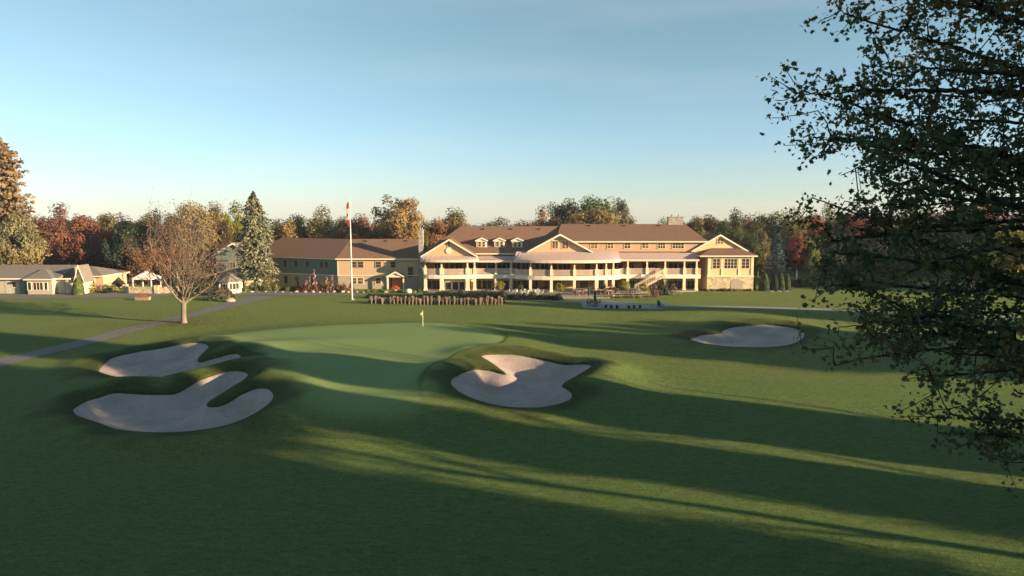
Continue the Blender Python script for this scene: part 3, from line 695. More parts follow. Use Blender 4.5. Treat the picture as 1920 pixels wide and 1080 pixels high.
for s0, wd_, up in ((2.2,.7,1),(3.3,.7,1),(6.6,.8,1),(9.3,.8,1),(12.,.8,1),(2.2,.8,0),(5.6,.8,0),(9.3,.8,0),(12.,.8,0),(15.,.8,0)):
    off = -.003 if up else .057; z0, z1 = (zbL+1.15, zbL+2.45) if up else (.55, 2.0)
    f = MB(); quadprism(f, (s0-.09, off-.06), wd_+.18, .06, z0-.09, z1+.09); fo = f.build('window', M['lodge_low'], lodge)
    p = MB(); quadprism(p, (s0, off-.075), wd_, .014, z0, z1); p.build('pane', M['glass'], fo)
for a, b_ in ((660,668),(671,681),(704,714),(733,741)): winpx(lodge, a, b_, 491, 501, YL, nx=1, nz=2, frame='lodge_low')
for a, b_ in ((660,668),(671,681),(704,714)): winpx(lodge, a, b_, 521, 532, YL+.06, nx=1, nz=2, frame='cream_trim', glass='glass_w' if a < 700 else 'glass')
winpx(lodge, 765, 774, 501, 520, YL, nx=1, nz=2, frame='lodge_low', glass='glass')
# little entrance porch with gable
xp, zp = W(741, 512.5, 124.4); mb = MB(); hwp = 1.45
for s in (-1, 1): mb.box(xp+s*hwp-.13, xp+s*hwp+.13, 124.5, 124.75, -.1, 2.35)
mb.box(xp-hwp-.2, xp+hwp+.2, 124.45, YL-.06, 2.35, 2.62); po = mb.build('porch', M['cream_trim'], lodge)
gable_roof(xp, hwp*.62, 124.3, YL-.05, 2.72, zp+.1, M['roof_grey'], po, .7, .2, 'porch_roof')
gable_wall(xp, hwp*.62, 124.6, YL-.07, 2.63, 2.7, zp+.05, M['cream_trim'], po)
mb = MB(); mb.box(xp-.9, xp+.9, YL-.03, YL+.055, 0, 2.1); dr = mb.build('door', M['door'], lodge)
mb = MB(); mb.box(xp-1.2, xp-.95, YL-.05, YL+.05, 0, 2.2); mb.box(xp+.95, xp+1.2, YL-.05, YL+.05, 0, 2.2); mb.build('door_frame', M['dark'], dr)
# annex seen between bare tree and spruce
annex = thing('annex', 'dark gabled annex with a pale garage wall half hidden behind the grey spruce', 'outbuilding')
YA = 134.; xa = WX(438, YA, 470); mb = MB()
gable_wall(xa, 3.6, YA, 143, -.2, WZ(478, YA), WZ(457, YA), M['shade_and_dark'], annex, 'wall')
gable_roof(xa, 3.6, YA-.5, 143.5, WZ(478, YA), WZ(457, YA), M['roof_grey'], annex, .5)
winpx(annex, 431, 441, 492, 502, YA, nx=2, nz=1, frame='lodge_low')
mb = MB(); mb.box(WX(457, 130), WX(478, 130), 130, 134, -.1, WZ(500, 130)); mb.build('garage_wall', M['cream_trim'], annex)
mb = MB(); mb.box(WX(428, 131), WX(452, 131), 131, 133.9, WZ(517, 131), WZ(513, 131)); mb.box(WX(430, 131), WX(434, 131), 131.1, 133.8, -.1, WZ(517, 131)-.002); mb.box(WX(447, 131), WX(451, 131), 131.1, 133.8, -.1, WZ(517, 131)-.002); mb.build('carport', M['cream_trim'], annex)

# ------------------------------------------------------------------ pro shop at the left edge
YP = 119.; shop = thing('pro_shop', 'single storey grey beige shop building with a hipped bay at the left edge', 'shop building')
z_e = WZ(521.5, YP-.5); xs_ = WX(-110, YP); xe_ = WX(133, YP)
mb = MB(); mb.box(xs_, xe_, YP, 128, -.2, z_e-.1); mb.build('wall', M['grey_wall'], shop)
mb = MB(); zt = WZ(496.5, 124); mb.prism_x([(YP-.6, z_e), (124, zt), (129, z_e)], xs_-.5, WX(146, 124)); mb.build('roof', M['roof_grey'], shop)
mb = MB(); mb.box(xs_, WX(134, YP), YP-.58, YP-.45, z_e-.25, z_e-.004); mb.build('fascia', M['white'], shop)
xb0, xb1 = WX(49, YP-1.2), WX(95, YP-1.2)
mb = MB(); mb.box(xb0, xb1, YP-1.2, YP-.003, -.2, z_e-.12); mb.build('bay_wall', M['grey_wall'], shop)
hip_roof(xb0-.4, xb1+.4, YP-1.7, YP+3.5, z_e-.02, WX(79, 121.), WX(83, 121.), 121.2, WZ(504, 121.2), M['roof_grey'], shop, name='bay_roof')
for a, b_, n in ((52,58,1),(62,80,3),(83,88.5,1)): winpx(shop, a, b_, 529.5, 543.5, YP-1.2, nx=n, nz=1, frame='white', glass='glass')
for a, b_, p0, p1 in ((22.5,30,528.5,538.5),(93.5,97,528,542)): winpx(shop, a, b_, p0, p1, YP, nx=1, nz=1, frame='white')
mb = MB(); mb.box(WX(101, YP), WX(119, YP), YP-.04, YP-.003, 0, WZ(524.5, YP)); mb.build('garage_door', simple('pale_green_door', (.36,.37,.30), .6, .06, 2), shop)
mb = MB(); mb.box(WX(7, YP), WX(16, YP), YP-.04, YP-.003, 0, WZ(526, YP)); mb.build('door', simple('pale_grey_door', (.42,.40,.34), .6, .06, 2), shop)
mb = MB(); mb.box(WX(36, YP), WX(46.5, YP), YP-.3, YP-.003, 0, WZ(526, YP)); mb.build('recess', M['shade_and_dark'], shop)
xg_, zg_ = W(146, 497.5, YP-.4); hg = WX(156, YP)-xg_
gable_wall(xg_, hg, YP-.1, 121.5, -.2, z_e, zg_-.2, M['cream_trim'], shop); gable_roof(xg_, hg, YP-.5, 121.6, z_e, zg_-.2, M['roof_grey'], shop, .25, .25)
YQ = 123.5; mb = MB(); mb.box(WX(152, YQ), WX(192, YQ), YQ, 131, -.2, WZ(518, YQ)-.1); mb.build('rear_wall', M['cream'], shop)
hip_roof(WX(150, YQ), WX(194, YQ), YQ-.5, 132, WZ(517, YQ-.5), WX(158, 127.), WX(172, 127.), 127.5, WZ(499, 127.5), M['roof_grey'], shop, name='rear_roof')
winpx(shop, 160, 165, 522, 528, YQ, nx=1, nz=1); winpx(shop, 168, 177, 522, 530, YQ, nx=2, nz=1)

# ------------------------------------------------------------------ gazebo, tent, wall
YZ = 118.5; gzb = thing('gazebo', 'small white pavilion with a grey hipped roof beside the drive', 'gazebo')
x0, x1 = WX(403, YZ), WX(443, YZ); ze = WZ(529, YZ); xc = (x0+x1)/2; dz = 1.7
ring = [(xc+(x1-x0)/2*math.cos(a), YZ+1.9+1.9*math.sin(a)) for a in [math.pi/6+math.pi/3*i+.2 for i in range(6)]]
big6 = [(xc+(x-xc)*1.22, YZ+1.9+(y-YZ-1.9)*1.22) for x, y in ring]
mb = MB(); ap = (xc, YZ+1.9, WZ(513, YZ+1.9))
for i in range(6): mb.poly([(*big6[i], ze), (*big6[(i+1) % 6], ze), ap])
mb.poly([(*p, ze) for p in big6[::-1]]); mb.build('roof', M['roof_grey'], gzb)
mb = MB(); mb.prism_z([(xc+(x-xc)*1.02, YZ+1.9+(y-YZ-1.9)*1.02) for x, y in ring], ze-.3, ze-.003); mb.build('frieze', M['white'], gzb)
mb = MB(); mb.prism_z(ring, -.1, .75); mb.build('low_wall', M['white'], gzb)
for i in range(6):
    a = ring[i]; b_ = ring[(i+1) % 6]
    for t in (0, .33, .66):
        x, y = a[0]+(b_[0]-a[0])*t, a[1]+(b_[1]-a[1])*t; w = .13 if t == 0 else .06
        mb = MB(); mb.box(x-w, x+w, y-w, y+w, .752, ze-.3); mb.build('post', M['white'], gzb)
mb = MB(); mb.prism_z([(xc+(x-xc)*.93, YZ+1.9+(y-YZ-1.9)*.93) for x, y in ring], .753, ze-.32); mb.build('glazing', M['glass'], gzb)
YT = 124.; tent = thing('canopy_tent', 'white pop up canopy with a peaked roof behind the pale stone wall', 'tent')
x0, x1 = WX(247, YT), WX(282, YT); ze = WZ(521.5, YT); xc = (x0+x1)/2; h = (x1-x0)/2; ap = WZ(506.5, YT+h)
mb = MB(); n = 6
def tz(t): return ze+(ap-ze)*(t**1.12)
for s in range(4):
    for k in range(n):
        t0, t1 = k/n, (k+1)/n
        def cr(t, i):
            q = h*(1-t)*1.04; sx, sy = ((-1,-1),(1,-1),(1,1),(-1,1))[i % 4]; return (xc+sx*q, YT+h+sy*q, tz(t))
        if k < n-1: mb.poly([cr(t0, s), cr(t0, s+1), cr(t1, s+1), cr(t1, s)])
        else: mb.poly([cr(t0, s), cr(t0, s+1), (xc, YT+h, ap)])
mb.build('canopy', M['canvas_w'], tent)
mb = MB()
for s in range(4):
    sx, sy = ((-1,-1),(1,-1),(1,1),(-1,1))[s]; tx, ty = ((1,-1),(1,1),(-1,1),(-1,-1))[s]
    a = (xc+sx*h*1.04, YT+h+sy*h*1.04); b_ = (xc+tx*h*1.04, YT+h+ty*h*1.04)
    mb.poly([(*a, ze-.28), (*b_, ze-.28), (*b_, ze), (*a, ze)])
mb.build('valance', M['canvas_w'], tent)
for s in range(4):
    sx, sy = ((-1,-1),(1,-1),(1,1),(-1,1))[s]; mb = MB(); x, y = xc+sx*h*.98, YT+h+sy*h*.98; mb.box(x-.07, x+.07, y-.07, y+.07, 0, ze+.02); mb.build('leg', M['canvas_w'], tent)
wl_ = MB(); P = [W(px, 550, y) for px, y in ((233,121.5),(240,119.6),(290,119.2),(330,119.5))]
pts = [(WX(233, 121.), 121.), (WX(240, 119.6), 119.6), (WX(292, 119.2), 119.2), (WX(345, 119.6), 119.6)]
for i in range(3): wl_.bar((*pts[i], .5), (*pts[i+1], .5), .45, 1.3)
for p in pts[:1]+pts[2:3]: wl_.box(p[0]-.35, p[0]+.35, p[1]-.35, p[1]+.35, -.1, 1.45)
tag(wl_.build('stone_wall', M['stone']), 'low pale yellow stone wall in front of the white canopy', 'wall')

# ------------------------------------------------------------------ poles and flags
fx, fy_, fz_ = gp(660.5, 562); ft_ = WZ(372, fy_)
fp = thing('flagpole', 'tall white flagpole on the lawn in front of the lodge', 'flagpole', (fx, fy_, fz_))
mb = MB(); mb.tube([(0,0,-.1), (0,0,ft_*.5), (0,0,ft_-fz_-.2)], [.105, .085, .055], 10); mb.build('pole', M['polewhite'], fp)
mb = MB(); mb.ball((0,0,ft_-fz_-.08), (.13,.13,.13), 1, 8, 0); mb.build('finial', M['yellow'], fp)
mb = MB(); mb.tube([(0,0,-.1),(0,0,.12)], [.4,.36], 12); mb.build('base', M['concrete'], fp)
mb = MB(); nz_, nf = 22, 9; ztop, zbot = WZ(378, fy_), WZ(425, fy_); ml = [M['red'], M['flagwhite']]
def fpt(i, j):
    t = i/nz_; u = j/nf; wd2 = .30+.18*math.sin(t*3.0)+.08*math.sin(t*11)
    return (fx-.14-u*wd2*1.0+.05*math.sin(j*2.1+t*4), fy_+.16*math.sin(j*2.4+t*3)-.03, ztop+(zbot-ztop)*t-.25*u*(1-t))
for i in range(nz_):
    for j in range(nf):
        t = (i+.5)/nz_; u = (j+.5)/nf; red = t < .27 or t > .74 or (abs(t-.52) < .14 and .35 < u < .75 and abs(t-.52)/.14+abs(u-.55)/.3 < 1.1)
        mb.mat(M['red'] if red else M['flagwhite']); mb.poly([fpt(i, j), fpt(i+1, j), fpt(i+1, j+1), fpt(i, j+1)])
tag(mb.build('flag', None), 'red and white national flag hanging limp down the white flagpole', 'flag')
x, y, z = gp(793, 612); zt = WZ(582, y)
pin = thing('flagstick', 'thin white flagstick standing in the hole on the green', 'flagstick', (x, y, z))
mb = MB(); mb.tube([(0,0,0),(0,0,zt-z)], [.03,.025], 6); mb.build('stick', M['polewhite'], pin)
mb = MB(); mb.tube([(0,0,.005),(0,0,.012)], [.06,.06], 10); mb.build('hole', M['dark'], pin)
mb = MB(); n = 8
for i in range(n):
    def q(i, u): t = i/n; return (x+u*(.28*math.sin(math.pi*min(1, t*1.15+.12)))*(-1)+.05*u*math.sin(i), y+.07*u*math.sin(i*1.7), zt-.03-t*.78-u*.1)
    mb.poly([q(i, 0), q(i+1, 0), q(i+1, .5), q(i, .5)]); mb.poly([q(i, .5), q(i+1, .5), q(i+1, 1), q(i, 1)])
tag(mb.build('pin_flag', M['yellow']), 'small yellow flag drooping from the flagstick on the green', 'flag')

# ------------------------------------------------------------------ foliage generators
def cards(name, C, S, rng, out=None, obias=.6, tint=None, mat=None, aspect=.62, leaf=False, axis=None):
    """one small leaf-clump face per centre, turned at random with a bias away from the crown's middle"""
    C = np.asarray(C, float); N = len(C); n = rng.normal(size=(N, 3))
    n /= np.linalg.norm(n, axis=1)[:, None]
    if out is not None: n = n+out*obias
    n /= np.linalg.norm(n, axis=1)[:, None]+1e-9
    t = rng.normal(size=(N, 3)) if axis is None else axis+rng.normal(size=(N, 3))*.25
    t -= n*(t*n).sum(1)[:, None]; t /= np.linalg.norm(t, axis=1)[:, None]+1e-9; b = np.cross(n, t)
    if leaf:
        sh = [(-.55,0),(-.30,.16),(-.38,.42),(-.10,.30),(.04,.52),(.16,.24),(.55,.0),(.16,-.26),(.02,-.50),(-.12,-.28),(-.38,-.40),(-.30,-.15)]
    else: sh = [(-.5,0),(-.08,aspect*.55),(.5,.04),(.06,-aspect*.5)]
    K = len(sh); V = np.empty((N, K, 3)); S = np.asarray(S)[:, None]
    for k, (a, c) in enumerate(sh):
        V[:, k] = C+t*S*a+b*S*c+n*S*(.10*(abs(c) > .2))
    me = bpy.data.meshes.new(name); me.vertices.add(N*K); me.vertices.foreach_set('co', V.astype(np.float32).ravel())
    me.loops.add(N*K); me.loops.foreach_set('vertex_index', np.arange(N*K, dtype=np.int32))
    me.polygons.add(N); me.polygons.foreach_set('loop_start', np.arange(0, N*K, K, dtype=np.int32)); me.update(calc_edges=True)
    if tint is None: tint = rng.rand(N)
    attr(me, 'tint', np.repeat(tint, K)); me.materials.append(mat or M['leaf']); return me
def crown_mesh(seed, n=3600, clumps=70, fs=.078, airy=0., shape='round', mat=None):
    """crown of unit radius and height 2 centred on 0; clumps of leaves leave gaps between them"""
    rng = np.random.RandomState(seed); cc = []; cr = []
    lob = [(rng.normal(size=3), rng.uniform(.1, .3)) for _ in range(6)]
    while len(cc) < clumps:
        p = rng.normal(size=3); p /= np.linalg.norm(p); r = rng.uniform(.35, 1)**.5
        k = 1+sum(a*math.cos(2.2*float(p@d)) for d, a in lob)*.5
        q = p*r*k*.80
        if shape == 'round' and q[2] < -.62: q[2] = -.62+rng.uniform(-.1, .1)
        if shape == 'vase': q[:2] *= .62+.42*(q[2]+1)/2*1.3
        if shape == 'tall': q[:2] *= 1-.42*max(0, q[2])
        cc.append(q); cr.append(rng.uniform(.20, .36)*(1-airy*.35))
    cc = np.array(cc); cr = np.array(cr); w = cr**2; w /= w.sum(); ci = rng.choice(len(cc), n, p=w)
    d = rng.normal(size=(n, 3)); d /= np.linalg.norm(d, axis=1)[:, None]
    rr = rng.rand(n)**.45; P = cc[ci]+d*(cr[ci]*rr)[:, None]*np.array([1.15, 1.15, .8])
    out = P/(np.linalg.norm(P, axis=1)[:, None]+1e-6)*.6+d*.7
    ct = rng.rand(len(cc)); tint = np.clip(.75*ct[ci]+.25*rng.rand(n), 0, 1)
    return cards('crown', P, fs*rng.uniform(.6, 1.3, n), rng, out, 1.5, tint, mat)
def trunk_mesh(seed, h=1., r=.017, limbs=5, mat='bark'):
    rnd = random.Random(seed); mb = MB()
    top = (rnd.uniform(-.03, .03), rnd.uniform(-.03, .03), h*.9)
    mb.tube([(0,0,-.03), (0,0,h*.03), (0,0,h*.3), (top[0]*.5, top[1]*.5, h*.6), top], [r*1.5, r*1.05, r*.9, r*.6, r*.2], 7)
    for i in range(limbs):
        a = 2*math.pi*(i+rnd.random()*.6)/limbs; z0 = h*rnd.uniform(.26, .6); L = rnd.uniform(.18, .30)
        mb.tube([(0,0,z0), (L*.5*math.cos(a), L*.5*math.sin(a), z0+h*.10), (L*math.cos(a), L*math.sin(a), z0+h*.26)], [r*.5, r*.33, r*.1], 5)
    return mb.mesh('trunk', M[mat], True)
CR = [crown_mesh(11+i, shape=s, airy=a, n=n) for i, (s, a, n) in enumerate((('round',0,10500),('round',.3,9500),('tall',0,10500),('vase',.4,9000),('round',.1,10500),('tall',.4,9000),('round',.9,5000)))]
TR = [trunk_mesh(5+i) for i in range(4)]
TRB = trunk_mesh(9, mat='birch', r=.022)
rt = random.Random(77)
def tree(x, y, h, w, col, label, name='broadleaf_tree', crown=0, cb=.22, trunk=None, group=None, z=None, cat='tree', mat=None, rz=None):
    if z is None: z = 0
    t = thing(name, label, cat, (x, y, z), rt.uniform(0, 6.28) if rz is None else rz, group)
    tk = link_mesh('trunk', trunk or TR[rt.randrange(4)], t); tk.scale = (h*.9, h*.9, h*.9)
    c = link_mesh('crown', CR[crown], t); ch = h*(1-cb); c.location = (0, 0, h*cb+ch*.5); c.scale = (w/2*1.02, w/2*1.02, ch/2*1.06)
    c.color = (*col, 1); return t
def treepx(px, pytop, wpx, Y, col, label, name='broadleaf_tree', crown=0, cb=.22, **k):
    x, zt = W(px, pytop, Y); z = k.pop('z', 0); w = wpx/1280*Y
    return tree(x, Y, zt-z, w, col, label, name, crown, cb, z=z, **k)
def conifer_mesh(seed, n_lv=26, per=9, cards_per=12, fs=.05, droop=.25, R=.28, power=.85, mat=None, gap=.12, ragged=.25):
    """unit height cone of drooping boughs"""
    rng = np.random.RandomState(seed); P = []; O = []; T = []; X = []
    for l in range(n_lv):
        t = gap+(1-gap)*l/(n_lv-1); r0 = R*(1-t)**power*(1 if power > .7 else min(1, (1-t)*7+.35))+.008
        for k in range(per if t < .8 else max(6, per-2)):
            a = 2*math.pi*(k+rng.rand())/per; r = r0*(1-ragged*rng.rand())*(1+.22*math.sin(a*2+l*.45+seed)*math.sin(l*.8+a*3)); zb = t+rng.uniform(-.012, .012); tt = rng.rand()
            for m in range(cards_per):
                s = rng.rand()**.7; sp = (rng.rand()-.5)*.34*(.4+s)*r
                ca, sa = math.cos(a), math.sin(a)
                P.append((ca*r*s-sa*sp, sa*r*s+ca*sp, zb-droop*r*s*s*1.1+.10*r*(s**4)+rng.uniform(-.012, .004)))
                O.append((ca*.5, sa*.5, .6)); T.append(.6*tt+.4*rng.rand()); X.append((ca, sa, -droop))
    P = np.array(P); n = len(P)
    return cards('crown', P, fs*rng.uniform(.6, 1.3, n), rng, np.array(O), .8, np.array(T), mat or M['needle'], .5, axis=np.array(X))
CON = [conifer_mesh(31), conifer_mesh(32, ragged=.4, droop=.5), conifer_mesh(33, n_lv=22, R=.2)]
def conifer(x, y, h, w, col, label, name='spruce_tree', mesh=0, group=None, z=0, trunk='bark', cb=0., mat=None):
    t = thing(name, label, 'tree', (x, y, z), rt.uniform(0, 6.28), group)
    mb = MB(); mb.tube([(0,0,-.1), (0,0,h*.1), (0,0,h*.97)], [h*.02, h*.016, .02], 8); mb.build('trunk', M[trunk], t)
    c = link_mesh('crown', CON[mesh] if isinstance(mesh, int) else mesh, t); c.scale = (w/.56, w/.56, h*(1-cb)*1.0); c.location = (0, 0, h*cb); c.color = (*col, 1); return t
# colours of leaves
RED=(.165,.082,.062); RUST=(.17,.085,.05); GOLD=(.22,.15,.055); OLIVE=(.105,.110,.030); LGRN=(.045,.075,.028); DGRN=(.022,.045,.022)
TAN=(.24,.165,.085); YGRN=(.19,.20,.04); BROWN=(.14,.10,.055); SAGE=(.10,.115,.070)
def lo(c, k): return tuple(x*k for x in c)

# ------------------------------------------------------------------ trees behind, left
LARCH = conifer_mesh(90, n_lv=38, per=11, cards_per=24, fs=.034, droop=.12, R=.28, power=.32, gap=.16, ragged=.62, mat=M['leaf'])
x, zt = W(-2, 262, 133); conifer(x, 133, zt, 14.5, (.25,.185,.11), 'tall golden brown feathery tree at the far left edge above the shop roof', 'larch_tree', LARCH)
treepx(26, 398, 92, 128, (.21,.20,.10), 'lower pale yellow green tree at the far left just behind the shop roof', 'broadleaf_tree', 2, .12)
treepx(-60, 330, 130, 135, GOLD, 'golden tree beyond the left edge', 'broadleaf_tree', 1)
BT = [
 (84,406,62,150,RED,'dark red maple nearest the left edge behind the shop','maple_tree',0,.16),
 (122,400,72,152,(.18,.085,.062),'broad red maple behind the middle of the shop roof','maple_tree',4,.16),
 (168,414,52,158,(.27,.11,.05),'orange red maple just right of the two dark red maples','maple_tree',1,.14),
 (206,403,58,165,(.17,.15,.07),'tan topped tree above the small gable of the shop','broadleaf_tree',3,.1),
 (236,412,52,150,DGRN,'dark green tree behind the left side of the white canopy','broadleaf_tree',2,.06),
 (262,405,56,160,OLIVE,'olive tree right behind the white canopy','broadleaf_tree',1,.08),
 (296,412,56,152,(.06,.085,.03),'deep green tree behind the left half of the bare tree','broadleaf_tree',4,.06),
 (326,404,50,158,(.12,.11,.04),'olive brown tree behind the centre of the bare tree','broadleaf_tree',0,.08),
 (362,382,84,150,(.20,.165,.065),'big round olive gold tree rising behind the bare tree','broadleaf_tree',0,.10),
 (400,386,50,160,(.19,.16,.07),'pale gold tree between the round gold tree and the spruce','broadleaf_tree',2,.10),
 (418,408,40,150,(.06,.05,.03),'dark brown tree close to the left of the grey spruce','broadleaf_tree',5,.08),
 (440,397,58,165,YGRN,'bright yellow green tree directly left of the grey spruce','broadleaf_tree',4,.10),
 (527,413,58,155,(.23,.17,.06),'tan yellow tree peeping out right of the grey spruce','broadleaf_tree',1,.12),
 (556,404,64,165,(.055,.085,.03),'deep green round tree behind the lodge roof','broadleaf_tree',0,.12),
 (606,404,60,158,(.23,.18,.065),'straw gold round tree behind the lodge roof','broadleaf_tree',4,.12),
 (643,412,50,168,(.15,.13,.06),'olive brown tree behind the flagpole','broadleaf_tree',2,.12),
 (672,400,62,158,(.20,.11,.065),'russet tree just right of the flagpole','oak_tree',1,.12),
 (752,372,94,150,(.25,.175,.065),'tall airy golden brown oak left of the stone chimney','oak_tree',3,.12),
 (718,412,44,152,(.07,.09,.035),'dark green tree low at the left foot of the golden oak','broadleaf_tree',4,.08),
 (786,418,40,150,(.11,.12,.035),'green tree touching the stone chimney','broadleaf_tree',2,.08),
 (812,410,52,155,(.20,.10,.05),'reddish brown tree right of the stone chimney','broadleaf_tree',0,.12),
 (848,397,70,158,(.17,.14,.055),'olive brown peaked tree above the left gable','broadleaf_tree',2,.12),
 (920,416,34,170,(.13,.12,.09),'small greyish tree top over the dormers','broadleaf_tree',6,.2),
 (960,420,60,185,(.13,.10,.05),'low brown tree line top behind the left roof','broadleaf_tree',1,.2),
 (996,412,48,168,(.17,.12,.08),'pinkish grey tree left of the orange tree behind the middle gable','broadleaf_tree',6,.2),
 (1022,404,52,160,(.28,.16,.06),'orange tan tree behind the middle gable','broadleaf_tree',4,.12),
 (1060,371,66,172,(.11,.11,.07),'tall grey green tree left of the big green tree behind the roof','broadleaf_tree',1,.1),
 (1118,370,92,170,(.085,.125,.045),'big deep green tree behind the right roof','broadleaf_tree',0,.1),
 (1168,376,48,172,(.12,.12,.08),'grey green tree at the right end of the tall clump behind the roof','broadleaf_tree',3,.1),
 (1108,392,100,155,(.20,.15,.065),'wide tan orange tree standing before the tall green one','broadleaf_tree',0,.1),
 (1243,424,40,158,YGRN,'yellow green tree top right behind the grey ridge chimney','broadleaf_tree',4,.1),
 (1306,407,44,175,(.10,.10,.035),'olive tree at the left end of the right hand wood','broadleaf_tree',0,.06),
 (1340,402,60,182,(.11,.085,.035),'brownish tree in the wood above the right gable','broadleaf_tree',1,.06),
 (1376,410,52,160,(.06,.085,.03),'green tree just behind the right gable','broadleaf_tree',4,.04),
 (1392,404,52,186,(.15,.09,.04),'rust topped tree in the wood right of the right gable','broadleaf_tree',0,.06),
 (1446,398,72,176,(.11,.11,.035),'highest olive tree in the wood above the blue spruce','broadleaf_tree',0,.06),
 (1424,424,44,150,(.14,.13,.05),'gold tinged tree standing forward beside the right wing','broadleaf_tree',2,.05),
 (1405,438,40,146,(.05,.07,.03),'dark tree touching the right wing roof','broadleaf_tree',0,.03),
 (1487,408,56,170,(.15,.12,.04),'ochre tree behind the red maple on the right','broadleaf_tree',4,.05),
 (1528,404,58,174,(.17,.065,.035),'dark red topped tree in the right hand wood','maple_tree',0,.05),
 (1565,400,62,178,(.14,.13,.05),'olive gold tree between two red tops in the right wood','broadleaf_tree',4,.05),
 (1606,399,62,172,(.19,.045,.03),'crimson topped tree behind the near branches','maple_tree',1,.05),
 (1650,404,60,170,(.06,.08,.03),'green tree right of the crimson top','broadleaf_tree',0,.05),
 (1700,400,66,176,(.05,.07,.03),'deep green tree in the right wood behind the small yellow tree','broadleaf_tree',4,.05),
 (1750,396,66,180,(.16,.05,.035),'dark crimson tree in the right wood','maple_tree',0,.05),
 (1800,388,70,176,(.15,.055,.035),'maroon tree left of the widest red crown','maple_tree',4,.05),
 (1856,381,92,168,(.20,.055,.032),'widest red crown near the right edge','maple_tree',0,.05),
 (1912,392,74,174,(.25,.12,.06),'orange tree at the right edge of the wood','maple_tree',1,.05),
 (1975,388,90,170,OLIVE,'olive tree beyond the right edge','broadleaf_tree',1,.05),
 (1893,418,118,128,(.30,.29,.06),'bright yellow green tree standing forward near the right edge','broadleaf_tree',3,.10),
 (1560,440,74,150,(.05,.075,.03),'dark green tree in front of the wood left of the lawn gap','broadleaf_tree',0,.03),
 (1630,438,84,152,(.035,.06,.028),'very dark tree in front of the right wood','broadleaf_tree',4,.03),
 (1700,440,84,150,(.03,.055,.028),'blackish green tree in front of the wood left of the small yellow tree','broadleaf_tree',0,.03),
 (1775,436,80,153,(.03,.05,.025),'dark tree behind the small orange maple','broadleaf_tree',1,.03),
 (1840,440,80,150,(.035,.06,.025),'dark green tree left of the bright yellow green tree','broadleaf_tree',4,.03),
]
for (px, py, w, Y, col, lab, nm, cr, cb) in BT:
    treepx(px, py, w*1.28, Y, col, lab, nm, cr, cb)
treepx(1497, 443, 50, 138, (.19,.055,.045), 'dusky red maple with a white trunk beside the blue spruce', 'maple_tree', 3, .28, trunk=TRB)
treepx(1524, 446, 36, 137, (.20,.22,.09), 'slender pale green tree right of the dusky red maple', 'broadleaf_tree', 5, .15)
treepx(1824, 504, 17, 128, (.42,.14,.07), 'tiny orange red maple on the far right lawn', 'maple_tree', 4, .15)
treepx(1773, 500, 15, 128, (.22,.19,.08), 'tiny slim yellow tree on the far right lawn', 'broadleaf_tree', 2, .1)
x, zt = W(1459, 428, 135); conifer(x, 135, zt, 6.6, (.075,.115,.105), 'blue green spruce behind the clipped cones right of the clubhouse', mesh=0)
x, zt = W(216, 430, 148); conifer(x, 148, zt, 4.6, (.08,.12,.06), 'small bright green spruce left of the white canopy')
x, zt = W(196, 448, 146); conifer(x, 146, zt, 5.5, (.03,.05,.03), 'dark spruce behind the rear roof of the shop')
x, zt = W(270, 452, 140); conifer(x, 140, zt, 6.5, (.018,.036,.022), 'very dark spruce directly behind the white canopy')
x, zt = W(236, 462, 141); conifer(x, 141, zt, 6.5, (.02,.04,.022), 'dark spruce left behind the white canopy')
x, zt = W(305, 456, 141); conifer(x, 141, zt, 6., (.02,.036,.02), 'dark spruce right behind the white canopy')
# the big grey-green spruce
SPR = conifer_mesh(71, n_lv=34, per=13, cards_per=22, fs=.034, droop=.42, R=.26, power=.44, gap=.15, ragged=.5)
x, y = g(482, 541); zt = WZ(362, y)
t = thing('spruce_tree', 'tall grey green spruce with a pale trunk standing by the drive', 'tree', (x, y, 0))
mb = MB(); mb.tube([(0,0,-.2),(0,0,.6),(0,0,3.2),(.1,0,zt*.96)], [.75,.52,.46,.04], 10); mb.build('trunk', M['bark_pale'], t)
c = link_mesh('crown', SPR, t); c.scale = (10.2/.56, 10.2/.56, zt); c.color = (.19,.185,.11,1)
# back row, filling the wood to its full depth
rb = random.Random(5)
BACKL = 'autumn tree top deep in the far wood line behind the lodge and clubhouse'
BACKR = 'dark tree deep in the wood behind the right lawn, only partly showing'
BACKS = 'tree deep in the wood behind the left shop, mostly hidden by the maples in front'
for px in range(-140, 2100, 27):
    left = px < 430; right = px > 1290
    Y = rb.uniform(188, 225); top = (rb.uniform(420, 428) if 470 < px < 1290 else rb.uniform(410, 420))
    col = rb.choice([(.11,.11,.045),(.08,.10,.04),(.15,.11,.05),(.06,.085,.035),(.15,.14,.06)])
    if right: col = rb.choice([(.05,.07,.03),(.08,.08,.03),(.13,.06,.035),(.04,.06,.03)])
    treepx(px+rb.uniform(-8, 8), top, rb.uniform(80, 105), Y, col, BACKS if left else BACKR if right else BACKL, 'wood_tree', rb.randrange(5), .04,
           group='far wood behind the shop' if left else 'far wood right of the clubhouse' if right else 'far wood behind the clubhouse')
for px in list(range(40, 420, 30))+list(range(1320, 2080, 30)):
    Y = rb.uniform(160, 172); right = px > 900
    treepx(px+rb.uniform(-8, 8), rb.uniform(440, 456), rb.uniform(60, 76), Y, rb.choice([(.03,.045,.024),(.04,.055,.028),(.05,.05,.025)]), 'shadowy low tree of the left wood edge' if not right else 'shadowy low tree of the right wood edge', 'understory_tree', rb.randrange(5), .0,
           group='wood edge undergrowth on the left' if not right else 'wood edge undergrowth on the right')

